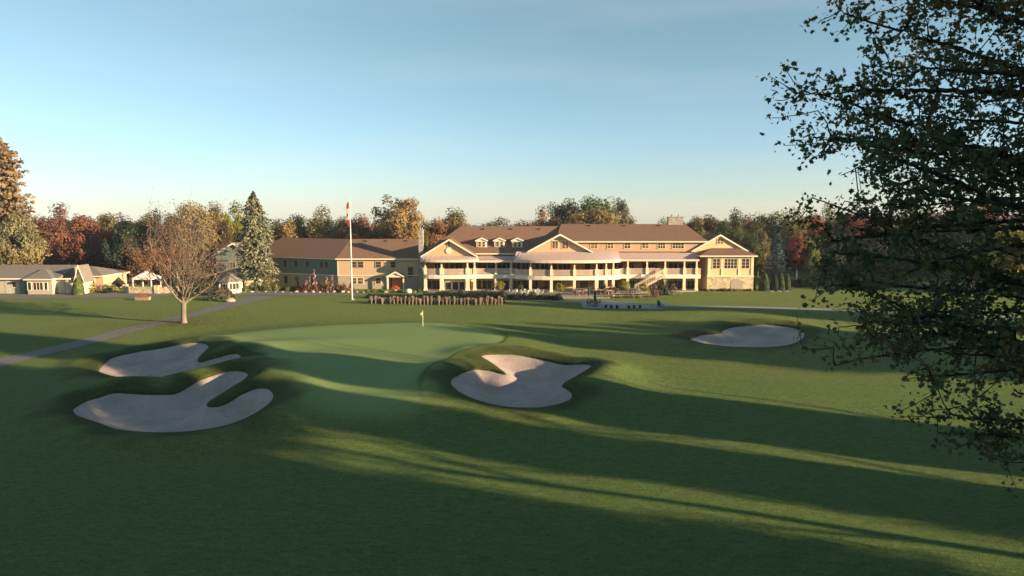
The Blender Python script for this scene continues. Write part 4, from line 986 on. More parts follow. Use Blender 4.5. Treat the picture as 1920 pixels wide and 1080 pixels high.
# ------------------------------------------------------------------ trees off to the right that throw the long shadows
cA, sA = math.cos(SUN_A), math.sin(SUN_A)
def sunxy(u, v): return (-cA*u+sA*v, sA*u+cA*v)
OFF = 'tall leafy tree standing off to the right beyond the picture edge'
def shade(u, v, r, zb, zt, crown=0, airy=False, col=LGRN, label=OFF):
    x, y = sunxy(u, v)
    t = thing('shade_tree', label, 'tree', (x, y, 0), rt.uniform(0, 6.28), 'row of trees beyond the right edge')
    tk = link_mesh('trunk', TR[rt.randrange(4)], t); tk.scale = (zt*.85,)*3
    n = max(2, int(round((zt-zb)/5.))); hh = (zt-zb)/(n+1)
    for k in range(n):
        c = link_mesh('crown', CR[6 if airy else (0, 1, 4)[(crown+k) % 3]], t); c.rotation_euler = (0, 0, 1.3*k); rr = r*(1.12 if k < n-1 else 1.0)
        c.location = (0, 0, zb+hh*(k+1)); c.scale = (rr, rr, hh*1.25); c.color = (*col, 1)
for q in [
  (-36, 26.4, 4.0, 0, 24, 0), (-46, 25.5, 4.6, 0, 28, 1), (-38, 19, 5.2, 0, 26, 4), (-50, 14, 6, 0, 28, 0), (-38, 10, 5.5, 0, 26, 1), (-40, 1, 6, 0, 25, 4), (-42, -9, 6, 0, 25, 0), (-44, -20, 6.5, 0, 25, 1),
  (-36, 37.1, 2.35, 0, 24, 0), (-48, 37.2, 2.3, 0, 27, 4), (-37, 40.0, 1.3, 0, 21, 0, True), (-49, 39.6, 1.2, 0, 24, 1, True),
  (-38, 46.0, 2.6, 0, 25, 0), (-50, 46.2, 2.7, 0, 28, 2), (-41, 43.4, .9, 0, 20, 0, True), (-44, 49.9, 1.7, 0, 30, 1), (-52, 49.8, 1.6, 0, 32, 0), (-47, 48.5, 1.0, 0, 27, 1, True),
  (-42, 32.6, 3.2, 13.5, 24, 4),
  (-52, 70.4, 3.4, 0, 18, 0), (-54, 75.4, 3.2, 0, 18, 4),
  (-50, 81.2, 3.4, 0, 14.2, 0), (-51, 86.3, 3.0, 0, 13.4, 4),
  (-56, 98.0, 3.3, 0, 20, 0), (-58, 102.4, 3.2, 0, 20., 1)]:
    shade(*q)
for i in range(9):
    v = 144+i*9.5
    if i == 1: continue
    shade(-62-4*(i % 3), v, 5.6, 0, 15.5+2*(i % 2), i % 5)

# ------------------------------------------------------------------ the bare tree with its last russet leaves
def branchy(seed, pos, h, spread, mat, name_label, leaf_pts=None):
    rnd = random.Random(seed); mb = MB(); tips = []
    def grow(p, d, L, r, depth):
        n = 4; pts = [p]; rad = [r]
        for i in range(n):
            d = (d+Vector((rnd.gauss(0, .10), rnd.gauss(0, .10), rnd.gauss(.03, .06)))).normalized()
            p = p+d*(L/n); pts.append(p); rad.append(max(.008, r*(1-.55*(i+1)/n)))
        mb.tube(pts, rad, 6 if depth < 2 else 4 if depth < 4 else 3, False)
        tips.append((p.copy(), depth))
        if depth >= 5: return
        k = (4 if depth < 2 else 3)
        for j in range(k):
            t = rnd.uniform(.35, 1.0) if j else 1.; q = pts[min(n, max(1, int(t*n)))]
            side = Vector((rnd.gauss(0, 1), rnd.gauss(0, 1), rnd.gauss(.1, .5))).normalized()
            dd = (d*(1.0 if j == 0 else .62)+side*(.28 if j == 0 else .62)).normalized()
            if depth > 1: dd = (dd+Vector((0, 0, .16))).normalized()
            grow(q, dd, L*rnd.uniform(.60, .80), max(.012, r*.45*rnd.uniform(.8, 1.1)), depth+1)
    base = Vector((0, 0, -.1)); fork = Vector((.1, 0, h*.17))
    mb.tube([base, Vector((0,0,.35)), Vector((.03,0,h*.09)), fork], [.50, .35, .30, .33], 10, False)
    for i in range(13):
        a = 2*math.pi*i/13*1.9+rnd.uniform(-.3, .3); e = rnd.uniform(.22, 1.35)
        d = Vector((math.cos(a)*math.cos(e), math.sin(a)*math.cos(e), math.sin(e)))
        L = h*(.20+.14*math.sin(e))*rnd.uniform(.9, 1.15)*spread
        grow(fork+Vector((0, 0, rnd.uniform(-.5, .7))), d, L, rnd.uniform(.10, .17), 1)
    return mb, tips
bx, by, bz = gp(345, 606)
bare = thing('bare_tree', 'nearly leafless pale tree with a patch of russet leaves beside the cart path', 'tree', (bx, by, bz))
mb, tips = branchy(12, (0, 0, 0), 15.9, 1.0, 'bark_pale', '')
mb.build('trunk', M['bark_pale'], bare, True)
rng = np.random.RandomState(4); L_ = []
for p, d in tips:
    if d >= 3:
        left = p.x < -.3 and p.z < 9.5; low = p.x < -1 and p.z < 4.5
        k = 17 if left and p.y < 1.5 else 8 if left else (3 if rng.rand() < .6 else 0)
        if p.x > .0 and p.x < 2.0 and p.z < 7: k = 3
        for _ in range(k): L_.append((p.x+rng.normal()*.3, p.y+rng.normal()*.3, p.z+rng.normal()*.25))
L_ = np.array(L_); c = link_mesh('leaves', cards('leaves', L_, .2*rng.uniform(.6, 1.2, len(L_)), rng), bare); c.color = (.25, .14, .085, 1)
fl = []
for _ in range(2600):
    r = abs(rng.normal())*7+.3; a = rng.uniform(0, 6.28); X_, Y_ = bx+r*math.cos(a)*1.3, by+r*math.sin(a)
    fl.append((X_, Y_))
fl = np.array(fl); fz2 = H0(fl[:, 0], fl[:, 1])+.045
lv_ = link_mesh('fallen_leaves', cards('fallen_leaves', np.column_stack([fl, fz2]), .17*rng.uniform(.6, 1.3, len(fl)), rng, np.tile([[0, 0, 4.]], (len(fl), 1)), 1.))
lv_.color = (.22, .14, .075, 1); tag(lv_, 'fallen tan leaves scattered on the grass and path round the bare tree', 'fallen leaves', kind='stuff')
print('bare leaves', len(L_), 'faces', len(mb.f))

# ------------------------------------------------------------------ the near tree at the right edge
def near_tree():
    rng = np.random.RandomState(21); rnd = random.Random(21)
    base = Vector((17.2, 15.2, 0)); C = Vector((16.4, 14.6, 15.2)); RX, RY, RZ = 10.35, 7.2, 8.4
    t = thing('maple_tree', 'large dark green tree reaching in from the right edge, nearest to the viewer', 'tree', tuple(base))
    # stem nodes
    nodes = []; par = []
    for z in np.linspace(0, 19.5, 22): nodes.append((base.x+.5*math.sin(z*.2), base.y+.3*math.sin(z*.31), z)); par.append(len(nodes)-2)
    # boughs: swept out to the left and slightly up, clumps of twigs strung along them
    tg = []
    for i in range(104):
        z0 = 4.5+13.5*(i/104.)**.9+rnd.uniform(-.4, .4); az = rnd.uniform(0, 2*math.pi) if i % 3 == 0 else math.pi+rnd.uniform(-.95, .95)
        up = rnd.uniform(-.05, .42)+(z0-11)*.028
        d = Vector((math.cos(az), math.sin(az), up)).normalized()
        q = Vector((base.x, base.y, z0)); e = q.copy(); pts = []
        for s in range(60):
            e = e+d*.3; d = (d+Vector((rnd.gauss(0, .035), rnd.gauss(0, .035), rnd.gauss(-.004, .03)))).normalized()
            w = e-C
            if (w.x/RX)**2+(w.y/RY)**2+(w.z/RZ)**2 > 1+rnd.uniform(-.12, .06): break
            pts.append(e.copy())
        for s, p in enumerate(pts):
            f = s/max(1, len(pts)); tg.append((p, 0))
            if f > .25:
                for k in range(4 if f > .5 else 3):
                    r = (.35+1.15*rnd.random())*(1.15-.35*f); a = rnd.uniform(0, 6.28)
                    q_ = p+Vector((r*math.cos(a), r*math.sin(a), rnd.gauss(-.05, .38)))
                    low_ = q_.z < 13.6 or (q_.x/q_.y > .66 and q_.z < 14.6)
                    if math.sin(q_.x*1.9+1)*math.sin(q_.y*1.3)*math.sin(q_.z*2.3+q_.x*.8) > .28: continue
                    if rnd.random() < (.42 if low_ else .12): continue
                    tg.append((q_, 1))
    tg.sort(key=lambda q: (q[0]-Vector((base.x, base.y, max(5, q[0].z-2)))).length)
    NP = np.array(nodes, float); D = [0.]*len(nodes)
    NP = np.vstack([NP, np.zeros((len(tg), 3))]); n = len(nodes); dist = np.zeros(len(NP)); dist[:n] = NP[:n, 2]*.6
    par = [i-1 for i in range(n)]; leafn = []
    for p, k in tg:
        q = np.array(p); d = np.linalg.norm(NP[:n]-q, axis=1); j = int(np.argmin(d+dist[:n]*.10))
        NP[n] = q; par.append(j); dist[n] = dist[j]+d[j]; leafn.append((n, k)); n += 1
    cnt = np.ones(n)
    for i in range(n-1, 0, -1):
        if par[i] >= 0: cnt[par[i]] += cnt[i]
    rad = .0085*cnt**.46; rad[:22] = np.maximum(rad[:22], .36-np.arange(22)*.012); rad[0] = .52
    mb = MB()
    mb.tube([tuple(NP[i]) for i in range(22)], [rad[i] for i in range(22)], 12)
    for i in range(22, n):
        j = par[i]; a = Vector(NP[j]); b_ = Vector(NP[i])
        if (a-b_).length < 1e-4: continue
        mid = (a+b_)/2+Vector((rnd.gauss(0, .03), rnd.gauss(0, .03), -.02)); r1 = rad[i]; r0 = min(rad[j] if j >= 22 else rad[i]*1.25, r1*1.6)
        mb.tube([a, mid, b_], [r0, (r0+r1)/2, r1], 6 if r1 > .05 else 4 if r1 > .02 else 3, False)
    mb.build('trunk', M['bark_dark'], t, True)
    bpy.data.objects[t.name].children[0].location = (-base.x, -base.y, 0)
    P = []; T = []
    for i, k in leafn:
        if cnt[i] > 40: continue
        b_ = NP[i]; a = NP[par[i]]; vis = b_[0] < .78*b_[1]+1.5
        m = rng.poisson((15 if k else 5) if vis else 9); tt = rng.rand()
        for _ in range(m):
            s = rng.uniform(.25, 1.25); P.append(a+(b_-a)*s+rng.normal(size=3)*np.array([.14, .14, .09])); T.append(.5*tt+.5*rng.rand())
    P = np.array(P); print('near leaves', len(P))
    me = cards('crown', P-np.array(base), .125*rng.uniform(.5, 1.25, len(P)), rng, np.tile([[0, 0, .5]], (len(P), 1)), 1., np.array(T), M['bigleaf'], leaf=True)
    c = link_mesh('crown', me, t); c.color = (.066, .098, .044, 1)
near_tree()

# ------------------------------------------------------------------ shrubs, clipped cones, grasses, beds
def shrub_mesh(seed, n=420, kind='round', fs=.22, mat=None):
    rng = np.random.RandomState(seed); d = rng.normal(size=(n, 3)); d /= np.linalg.norm(d, axis=1)[:, None]
    d[:, 2] = np.abs(d[:, 2]); r = rng.rand(n)**.3*(1+.18*np.sin(d[:, 0]*5+seed)*np.cos(d[:, 1]*4))
    P = d*r[:, None]
    if kind == 'cone': P[:, 2] = rng.rand(n)**1.2; q = np.sqrt(np.clip(1-P[:, 2]**1.7, 0, 1))*(.93+.1*rng.rand(n)); a = rng.uniform(0, 6.28, n); P[:, 0] = np.cos(a)*q; P[:, 1] = np.sin(a)*q; d = np.stack([np.cos(a), np.sin(a), .3+0*a], 1)
    return cards('foliage', P, fs*rng.uniform(.6, 1.3, n), rng, d, 1.2 if kind != 'cone' else 2.5, None, mat or M['leafgreen'])
SH = [shrub_mesh(51+i) for i in range(3)]; CONE = shrub_mesh(60, 1500, 'cone', .17)
def shrub(x, y, w, h, col, label, group=None, mesh=None, name='shrub', cat='shrub', z=None):
    if z is None: z = gz(x, y)
    t = thing(name, label, cat, (x, y, z-.03), rt.uniform(0, 6.28), group)
    c = link_mesh('foliage', mesh or SH[rt.randrange(3)], t); c.scale = (w/2, w/2, h); c.color = (*col, 1)
    mb = MB(); mb.tube([(0,0,-.1),(0,0,h*.6)], [.07,.03], 5); mb.build('stem', M['bark'], t); return t
def shrubpx(px, pyb, w, h, col, label, **k):
    x, y = g(px, pyb); return shrub(x, y, w, h, col, label, **k)
for px, pb, wpx, ht, lab in ((1409,543.5,15,2.6,'clipped cone touching the right wing wall'),(1432.5,545,20,3.2,'largest clipped cone, second from the right wing'),(1452,545,17,2.7,'dark clipped cone third from the right wing'),(1463,545,17,3.1,'clipped cone fourth from the right wing'),(1475,544,15,2.9,'outermost clipped cone, farthest from the right wing')):
    shrubpx(px, pb, wpx*.096, ht, (.055,.085,.028) if 'dark' not in lab else (.03,.05,.024), lab, mesh=CONE, name='clipped_cone', group='clipped evergreen cones beside the right wing')
shrubpx(147, 552.5, 1.9, 2.9, (.11,.14,.035), 'tall rounded green columnar shrub at the end of the shop', mesh=CONE)
shrubpx(168, 548, 2.8, 2.2, (.19,.16,.05), 'yellow bronze shrub right of the columnar shrub')
shrubpx(184, 547, 2.2, 1.3, (.20,.15,.10), 'low pinkish tan shrub before the rear of the shop')
shrubpx(205, 545, 3.0, 1.4, (.22,.20,.09), 'pale straw shrub at the end of the shop drive')
shrubpx(199, 549, 1.5, .9, (.02,.03,.02), 'small dark round shrub by the shop drive')
shrubpx(212, 541, 3, 1.7, (.05,.07,.03), 'dark green shrub behind the pale straw shrub')
for i, (px, pb, w, h, col, lab) in enumerate([
 (376,552,3.2,1.5,(.03,.05,.03),'dark shrub left of the pavilion'),(395,553,2.6,1.3,(.028,.045,.03),'dark rounded shrub below the pavilion windows'),
 (412,553,2.4,1.5,(.03,.05,.03),'dark round shrub directly before the pavilion'),(427,552,1.8,1.1,(.04,.06,.035),'small dark shrub at the right foot of the pavilion'),
 (400,563,3.0,1.0,(.09,.10,.05),'grey green mound of plants on the path bank, left'),(418,561,3.2,1.1,(.14,.12,.06),'tan mound of plants on the path bank beside the drive'),
 (432,559,2.2,.9,(.12,.12,.05),'small olive mound at the drive corner'),(360,556,2.8,1.0,(.06,.08,.04),'low green shrub behind the bare tree trunk')]):
    shrubpx(px, pb, w, h, col, lab)
# yellow-green and bronze bed before the lodge
rs_ = random.Random(8)
for i in range(20):
    px = 436+i*6.2+rs_.uniform(-1.5, 1.5); shrubpx(px, 545.5+rs_.uniform(-1, .6), rs_.uniform(.9, 1.5), rs_.uniform(.8, 1.5), rs_.choice([(.16,.18,.045),(.20,.20,.06),(.10,.13,.04)]), 'yellow green perennial clump in the bed left of the russet grasses', group='yellow green clumps in the lodge bed')
for i in range(30):
    px = 556+i*3.5+rs_.uniform(-1.5, 1.5); shrubpx(px, 546.5+rs_.uniform(-1.5, .5), rs_.uniform(.9, 1.5), rs_.uniform(.7, 1.9), rs_.choice([(.20,.09,.05),(.17,.065,.045),(.24,.15,.07),(.15,.08,.05)]), 'russet brown perennial clump in the bed before the lodge corner', group='russet clumps in the lodge bed')
for i in range(26):
    px = 430+i*14+rs_.uniform(-3, 3); x, y = g(px, 548.3+rs_.uniform(-.7, .5)); 
    if 655 < px < 666: continue
    mb = MB(); r = rs_.uniform(.10, .42); mb.ball((0, 0, r*.15), (r*1.3, r, r*.75), i, 8, .15); o = mb.build('boulder', M['rock'], None, True); o.location = (x, y, gz(x, y)); o.rotation_euler.z = rs_.uniform(0, 3)
    tag(o, 'pale boulder edging the planting bed along the lodge drive', 'boulder', 'boulders edging the lodge bed')
x, y = g(766, 549.5); mb = MB(); mb.ball((0, 0, .35), (.62, .5, .42), 3, 10, .1); o = mb.build('boulder', simple('white_boulder', (.62, .58, .48), .9, .15, 2), None, True); o.location = (x, y, 0); tag(o, 'large whitish boulder right of the lodge porch', 'boulder')
x, y = g(430, 566); mb = MB(); mb.ball((0, 0, .2), (.9, .6, .45), 5, 10, .14); o = mb.build('boulder', M['rock'], None, True); o.location = (x, y, gz(x, y)); tag(o, 'flat pale boulder on the bank where the path meets the drive', 'boulder')
for i in range(9):
    px = 690+i*12; 
    if 733 < px < 750: continue
    shrubpx(px, 548, 1.2, .7, rs_.choice([(.16,.17,.05),(.08,.11,.03)]), 'low green clump along the foot of the lodge wall', group='low clumps along the lodge wall')
# feathery plume stems of the russet bed
def plume_mesh(seed, n=90, h=1., sp=.06):
    rng = np.random.RandomState(seed); z = rng.rand(n)**.8; P = np.stack([rng.normal(size=n)*sp*(1.1-z), rng.normal(size=n)*sp*(1.1-z), z], 1)
    return cards('plume', P, .10*rng.uniform(.6, 1.4, n), rng, None, 0, None, M['leaf'], .35, axis=np.tile([[0, 0, 1.]], (n, 1)))
PL = [plume_mesh(80+i) for i in range(3)]
for k, (px, top) in enumerate(((575,526),(582,519),(590,506),(613,520),(624,516))):
    x, y = g(px, 547); h = WZ(top, y); t = thing('plume_grass', ['short pale pink plume, leftmost in the russet bed','pale pink plume left of the tallest one','tallest grey pink plume in the russet bed','pink plume right of the tallest one','pale plume nearest the lodge corner'][k], 'ornamental grass', (x, y, 0), 0, 'pink plumes in the lodge bed')
    c = link_mesh('plume', PL[k % 3], t); c.scale = (5.5, 5.5, h); c.color = (.42, .27, .22, 1)
# row of tan feather grasses on the lawn with the dark hedge behind
def tuft_mesh(seed, n=150):
    rnd = random.Random(seed); mb = MB()
    for i in range(n):
        a = rnd.uniform(0, 6.28); r = rnd.uniform(0, .10); s = rnd.uniform(.03, .20); h = rnd.uniform(.75, 1.0)
        p0 = Vector((r*math.cos(a), r*math.sin(a), 0)); p1 = p0+Vector((s*.45*math.cos(a), s*.45*math.sin(a), h*.6)); p2 = p0+Vector((s*math.cos(a), s*math.sin(a), h)); w = Vector((-math.sin(a+.7), math.cos(a+.7), 0))*.022
        mb.poly([p0-w, p0+w, p1+w*1.3, p2, p1-w*1.3])
    me = mb.mesh('plume'); attr(me, 'tint', np.random.RandomState(seed).rand(len(me.vertices))*.7+.3); me.materials.append(M['leaf']); return me
TU = [tuft_mesh(i) for i in range(3)]
for i in range(36):
    px = 697+i*7.0+rs_.uniform(-.8, .8); pb = 570.5+1.6*(i/35.)+rs_.uniform(-.3, .3); x, y = g(px, pb); h = rs_.uniform(1.2, 1.5)
    t = thing('feather_grass', 'upright tan tuft in the long row of ornamental grasses on the lawn before the clubhouse', 'ornamental grass', (x, y, gz(x, y)), rs_.uniform(0, 6), 'row of tan ornamental grasses')
    c = link_mesh('tuft', TU[i % 3], t); q_ = rs_.uniform(.85, 1.25); c.scale = (q_, q_, h*rs_.uniform(.85, 1.08)); c.rotation_euler = (rs_.uniform(-.10, .10), rs_.uniform(-.12, .12), 0); k_ = rs_.uniform(.8, 1.15); c.color = (.34*k_, .27*k_, .22*k_, 1)
for i in range(30):
    px = 697+i*8.4; x, y = g(px, 568.2+1.2*i/30)
    shrub(x, y+.5, 1.3, rs_.uniform(.6, .9), rs_.choice([(.13,.045,.03),(.06,.05,.025),(.09,.05,.03)]), 'low reddish bush filling the gap behind the row of tan grasses', group='low reddish bushes behind the tan grasses')
for i in range(34):
    px = 693+i*7.6; x, y = g(px, 558.6+1.6*i/34)
    shrub(x, y, 1.7, .75 if i < 14 else 1.0, (.022,.036,.020), 'dark evergreen bush of the clipped hedge behind the tan grasses', group='dark hedge behind the tan grasses', name='hedge_bush', cat='hedge')
for i in range(16):
    px = 945+i*6.8; x, y = g(px, 561.5+rs_.uniform(-1, 1)); shrub(x, y, rs_.uniform(1.2, 1.9), rs_.uniform(.8, 1.35), rs_.choice([(.022,.04,.022),(.035,.05,.025),(.06,.07,.03)]), 'dark bush of the border between terrace and lawn', group='dark bushes along the terrace border')
for i in range(17):
    px = 822+i*7.5; x, y = g(px, 552.5+rs_.uniform(-.5, .5)); shrub(x, y, rs_.uniform(.9, 1.5), rs_.uniform(.6, 1.1), rs_.choice([(.03,.045,.025),(.05,.06,.03),(.10,.09,.05)]), 'mixed low bush under the sunroom windows', group='low bushes under the sunroom windows')
for k, (px, pb, top, wpx, lab) in enumerate([(936,551,527,21,'yellow green young tree in front of the glass doors right of the sunroom'),(1050,552,530,17,'yellow green young tree by the terrace under the middle awning'),(1170,553,526,22,'yellow young tree at the right end of the dining terrace'),(1208,553,530,17,'yellow young tree at the foot of the stair'),(975,551,533,12,'small green young tree in a tub near the doors')]):
    x, y = g(px, pb); h = WZ(top, y); tree(x, y, h, wpx*.095, (.25,.25,.05) if k < 4 else (.08,.11,.03), lab, 'young_tree', 1, .25, z=.0)
for k, (px, pb, h, w, col, lab) in enumerate([(1334,544,2.6,1.5,(.22,.08,.05),'climbing shrub with red leaves left on the right wing wall'),(1352,544,2.7,1.9,(.26,.09,.06),'reddish climber in the middle of the right wing wall'),(1374,544,3.0,1.9,(.15,.07,.045),'dark red climber beside the arch on the right wing wall'),(1236,553,2.6,1.6,(.05,.07,.03),'upright dark shrub at the stair foot'),(1246,553,3.0,1.3,(.035,.055,.025),'tall dark green shrub behind the stair'),(1226,556,2.0,2.0,(.16,.09,.07),'purplish tan shrub before the stair'),(1262,548,1.6,1.6,(.13,.12,.05),'olive shrub under the right balcony'),(1148,553,1.8,1.6,(.22,.12,.07),'rusty shrub beside the column at the terrace end'),(1132,551,2.0,1.2,(.14,.16,.05),'slim green shrub between two terrace columns'),(1108,551,1.5,1.0,(.25,.13,.10),'pinkish potted shrub before the terrace column')]):
    shrubpx(px, pb, w, h, col, lab)
for i in range(16): shrubpx(1322+i*6, 545.5+rs_.uniform(-.6, .6), 1.0, rs_.uniform(.4, .7), rs_.choice([(.10,.11,.04),(.20,.17,.05),(.06,.08,.03)]), 'low edging plant along the foot of the right wing', group='edging plants below the right wing')
for i, (px, pb, w, h, col) in enumerate([(1510,536,5,1.7,(.05,.06,.03)),(1535,535,5,2.0,(.06,.08,.04)),(1560,536,4,1.8,(.13,.14,.09)),(1490,537,3.5,1.4,(.07,.04,.035)),(1590,537,5,2.2,(.04,.06,.03)),(1640,538,5,2,(.035,.055,.03)),(1690,538,5,2,(.04,.05,.03)),(1560,533,5,2.6,(.05,.07,.04))]):
    shrubpx(px, pb, w, h, col, ['dark shrub right of the white trunked maple','grey green shrub mound on the right lawn edge','pale silver shrub at the right lawn edge','purple brown shrub under the white trunked maple','dark green shrub behind the near branches','blackish shrub midway along the right lawn','brownish shrub left of the small yellow tree','tall dim shrub behind the pale silver shrub'][i])
for i in range(3): 
    shrubpx(1447+i*14, 547.5, .9, .35, (.5,.5,.45), 'patch of white flowers at the foot of the clipped cones', group='white flowers under the clipped cones', name='flower_patch', cat='flowers')
x, y = g(268, 562.5); t = thing('flower_trough', 'long dark planter of orange flowers on the left lawn', 'planter', (x, y, gz(x, y)))
mb = MB(); mb.box(-1.1, 1.1, -.35, .35, 0, .45); mb.box(-1.18, 1.18, -.42, .42, .45, .53); mb.build('trough', M['teak'], t)
c = link_mesh('flowers', SH[0], t); c.scale = (1.0, .35, .45); c.location = (0, 0, .48); c.color = (.6, .16, .04, 1)
# orange pumpkins or mums by the porch
x, y = g(741, 547.8); t = thing('flower_tub', 'round tub of orange flowers under the lodge porch', 'planter', (x, y, .0))
mb = MB(); mb.tube([(0,0,0),(0,0,.6)], [.4,.55], 14); mb.build('tub', M['teak'], t)
c = link_mesh('flowers', SH[1], t); c.scale = (.85, .7, .7); c.location = (0, 0, .55); c.color = (.6, .14, .03, 1)

# ------------------------------------------------------------------ terrace and patio furniture
def chair_mesh(mat):
    mb = MB().mat(mat)
    mb.box(-.24, .24, -.24, .24, .42, .47)
    for sx in (-.21, .21):
        for sy in (-.21, .21): mb.box(sx-.022, sx+.022, sy-.022, sy+.022, 0, .42)
        mb.bar((sx, .22, .45), (sx, .30, .95), .04, .04); mb.box(sx-.02, sx+.02, -.2, .22, .63, .66)
    for k in range(4): z = .55+k*.12; mb.bar((-.21, .235+.012*k*1.3, z), (.21, .235+.012*k*1.3, z), .02, .07)
    return mb.mesh('chair', mat)
def table_mesh(mat, r=.5):
    mb = MB(); mb.tube([(0,0,.71),(0,0,.75)], [r, r], 16); mb.tube([(0,0,0),(0,0,.71)], [.05,.04], 8); mb.tube([(0,0,0),(0,0,.04)], [.28,.26], 12)
    return mb.mesh('table', mat)
M['chairred'] = simple('burgundy_wicker', (.16, .06, .05), .7, .2, 6); M['chairwhite'] = simple('white_metal_chair', (.6, .56, .5), .5, .06, 3)
CH = {'burgundy': chair_mesh(M['chairred']), 'white': chair_mesh(M['chairwhite']), 'dark': chair_mesh(M['dark'])}
TBm = {'white': table_mesh(M['chairwhite']), 'dark': table_mesh(M['dark'])}
def dset(px, pb, ccol, tcol, where, grp, z=.16, n=4):
    x, y = g(px, pb, z)
    o = link_mesh('round_table', TBm[tcol]); o.location = (x, y, z); tag(o, 'round %s table %s' % (tcol, where), 'table', 'round tables '+grp)
    a0 = rs_.uniform(0, 1.5)
    for k in range(n):
        a = a0+2*math.pi*k/n; o = link_mesh('chair', CH[ccol]); o.location = (x+.75*math.cos(a), y+.75*math.sin(a), z); o.rotation_euler.z = a-math.pi/2
        tag(o, '%s slatted chair %s' % (ccol, where), 'chair', '%s chairs %s' % (ccol, grp))
for px in (1085, 1098, 1112, 1126, 1141): dset(px, 551.5+rs_.uniform(-1, 2.2), 'burgundy', 'white', 'set out on the terrace under the wide middle awning', 'under the middle awning')
for px in (966, 980, 994, 1008): dset(px, 553.5+rs_.uniform(-.8, .8), 'white', 'white', 'on the shaded left end of the terrace', 'on the left end of the terrace')
for px in (1162, 1176, 1190): dset(px, 549.5+rs_.uniform(-.6, .6), 'white', 'dark', 'beside the stair at the right end of the terrace', 'beside the stair')
dset(1113, 573.5, 'dark', 'dark', 'at the left end of the small lawn patio', 'on the lawn patio', .12)
for k, (px, pb) in enumerate(((1136,577),(1146,577.5),(1157,578),(1179,578),(1189,578),(1200,577.5))):
    x, y = g(px, pb, .12); o = link_mesh('stool', None) if False else None
    mb = MB(); mb.tube([(0,0,.0),(0,0,.36),(0,0,.42)], [.17,.20,.22], 12); mb.tube([(0,0,.42),(0,0,.47)], [.19,.15], 12); o = mb.build('stool', M['dark']); o.location = (x, y, .12)
    tag(o, 'low dark stool along the front edge of the lawn patio', 'stool', 'dark stools on the lawn patio')
def heater(px, pb, h, label, z=.12):
    x, y = g(px, pb, z); t = thing('closed_parasol', label, 'parasol', (x, y, z))
    mb = MB(); mb.tube([(0,0,0),(0,0,h)], [.035,.03], 6); mb.build('pole', M['dark'], t)
    mb = MB(); mb.tube([(0,0,h*.30),(0,0,h*.4),(0,0,h*.75),(0,0,h+.05)], [.10,.24,.17,.03], 9); mb.build('folded_canopy', simple('dark_green_canvas', (.03,.045,.045), .8, .2, 4), t)
    mb = MB(); mb.tube([(0,0,0),(0,0,.1)], [.3,.28], 12); mb.build('base', M['dark'], t)
heater(1115.5, 575, 2.6, 'closed dark parasol standing over the table on the lawn patio')
heater(1104, 561.5, 2.2, 'closed dark parasol at the front edge of the dining terrace', .16)
# picnic tables
def picnic(px, pb, rz, label):
    x, y = g(px, pb); t = thing('picnic_table', label, 'picnic table', (x, y, gz(x, y)), rz, 'picnic tables on the lawn before the stair')
    mb = MB()
    for i in range(5): mb.box(-.9, .9, -.37+i*.15, -.24+i*.15, .72, .76)
    mb.build('table_top', M['teak'], t)
    for s in (-1, 1):
        mb = MB(); mb.box(-.9, .9, s*.75-.13, s*.75+.13, .43, .47); mb.build('bench', M['teak'], t)
    for s in (-.6, .6):
        mb = MB(); mb.bar((s, -.72, 0), (s, -.2, .72), .05, .1); mb.bar((s, .72, 0), (s, .2, .72), .05, .1); mb.box(s-.04, s+.04, -.85, .85, .36, .428); mb.build('leg', M['teak'], t)
for k, (px, pb, rz) in enumerate(((1154,558.5,.2),(1172,558.2,-.1),(1192,558.5,.15),(1210,558,0.),(1268,553.5,.1))):
    picnic(px, pb, rz, ['grey wooden picnic table nearest the terrace','second grey wooden picnic table from the terrace','third grey wooden picnic table, in the middle of the row','fourth grey wooden picnic table, close to the stair','lone grey wooden picnic table under the right balcony'][k])
# lounge chairs by the patio's right end
for k, px in enumerate((1238, 1246)):
    x, y = g(px, 577.5, 0); t = thing('garden_chair', ['dark garden chair at the right tip of the lawn patio','white garden chair just right of the lawn patio'][k], 'chair', (x, y, gz(x, y)), .4-.9*k)
    m_ = M['dark'] if k == 0 else M['chairwhite']
    mb = MB(); mb.bar((0, -.3, .38), (0, .25, .30), .55, .05); mb.build('seat', m_, t)
    mb = MB()
    for i in range(5): mb.bar((-.22+i*.11, .25, .30), (-.22+i*.11, .55, 1.0), .09, .03)
    mb.build('backrest', m_, t)
    for sx in (-.28, .28):
        mb = MB(); mb.box(sx-.03, sx+.03, -.32, -.25, 0, .56); mb.box(sx-.03, sx+.03, .3, .37, 0, .56); mb.box(sx-.06, sx+.06, -.38, .42, .56, .6); mb.build('leg', m_, t)
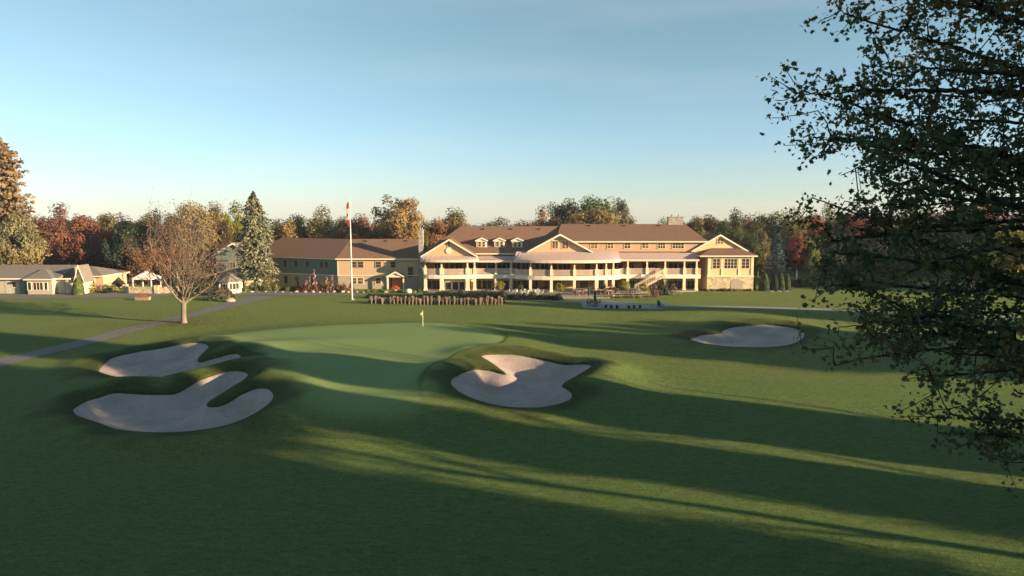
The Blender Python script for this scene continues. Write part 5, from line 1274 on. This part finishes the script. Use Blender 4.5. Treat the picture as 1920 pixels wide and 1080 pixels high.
# golf carts parked on the far right
def cart(px, pb, label, rz):
    x, y = g(px, pb); t = thing('golf_cart', label, 'golf cart', (x, y, 0), rz, 'golf carts parked by the right wood')
    mb = MB(); mb.box(-1.15, 1.15, -.55, .55, .3, .55); mb.prism_y([(-1.15,.55),(-.75,.55),(-.85,.95),(-1.1,.85)], -.55, .55); mb.box(.35, 1.1, -.5, .5, .55, .8); mb.build('body', M['chairwhite'], t)
    mb = MB(); mb.box(.1, .6, -.5, .5, .56, .82); mb.box(.55, .68, -.5, .5, .82, 1.2); mb.build('seat', M['dark'], t)
    mb = MB(); mb.box(-.95, .95, -.58, .58, 1.82, 1.9); mb.build('canopy', M['dark'], t)
    mb = MB()
    for sx in (-.8, .8):
        for sy in (-.5, .5): mb.bar((sx*1.1, sy, .5), (sx, sy, 1.83), .04, .04)
    mb.build('frame', M['dark'], t)
    for sx in (-.75, .75):
        for sy in (-.52, .52): mb = MB(); mb.tube([(sx, sy-.09, .24), (sx, sy+.09, .24)], [.24, .24], 12); mb.build('wheel', M['dark'], t)
for k, px in enumerate((1806, 1826, 1872, 1886, 1900)):
    cart(px, 541+.3*k, ['golf cart under the small orange maple, left one','golf cart under the small orange maple, right one','golf cart at the near end of the row below the yellow green tree','golf cart in the middle of the row below the yellow green tree','golf cart at the far right of the row below the yellow green tree'][k], .4+.15*k)
slab('cart_park', [(1780,536),(1990,537),(2010,545),(1770,543.5)], M['asphalt'], .05)
# parked cars behind the canopy
def car(px, pb, col, label, rz):
    x, y = g(px, pb); t = thing('parked_car', label, 'car', (x, y, 0), rz); m_ = simple('car_paint', col, .25, .03, 1, spec=.6)
    mb = MB(); mb.prism_y([(-2.2,.35),(2.2,.35),(2.25,.75),(1.5,.92),(.9,.95),(-1.9,1.0),(-2.25,.85)], -.88, .88); mb.build('body', m_, t)
    mb = MB(); mb.prism_y([(1.0,.95),(.35,1.42),(-1.2,1.45),(-1.85,1.0)], -.76, .76); mb.build('cabin', M['glass'], t)
    mb = MB(); mb.prism_y([(.36,1.43),(.3,1.48),(-1.15,1.51),(-1.22,1.455)], -.74, .74); mb.build('roof', m_, t)
    for sx in (-1.4, 1.4):
        for sy in (-.8, .8): mb = MB(); mb.tube([(sx, sy-.1, .33), (sx, sy+.1, .33)], [.33, .33], 14); mb.build('wheel', M['dark'], t)
car(230, 533, (.03,.05,.12), 'dark blue car parked left of the white canopy', .3)
car(305, 531, (.05,.04,.10), 'dark car parked right behind the white canopy', -.2)

# ------------------------------------------------------------------ the evening air
mb = MB(); mb.box(-900, 900, -70, 1500, -40, 34)
hz = mb.build('haze'); hm, nt, out = newmat('haze'); pv = nd(nt, 'ShaderNodeVolumePrincipled')
pv.inputs['Color'].default_value = (.86, .92, 1, 1); pv.inputs['Density'].default_value = .00020; pv.inputs['Anisotropy'].default_value = .2
nt.links.new(pv.outputs[0], out.inputs['Volume']); hz.data.materials.append(hm); tag(hz, kind='stuff')
sc.cycles.volume_bounces = 0
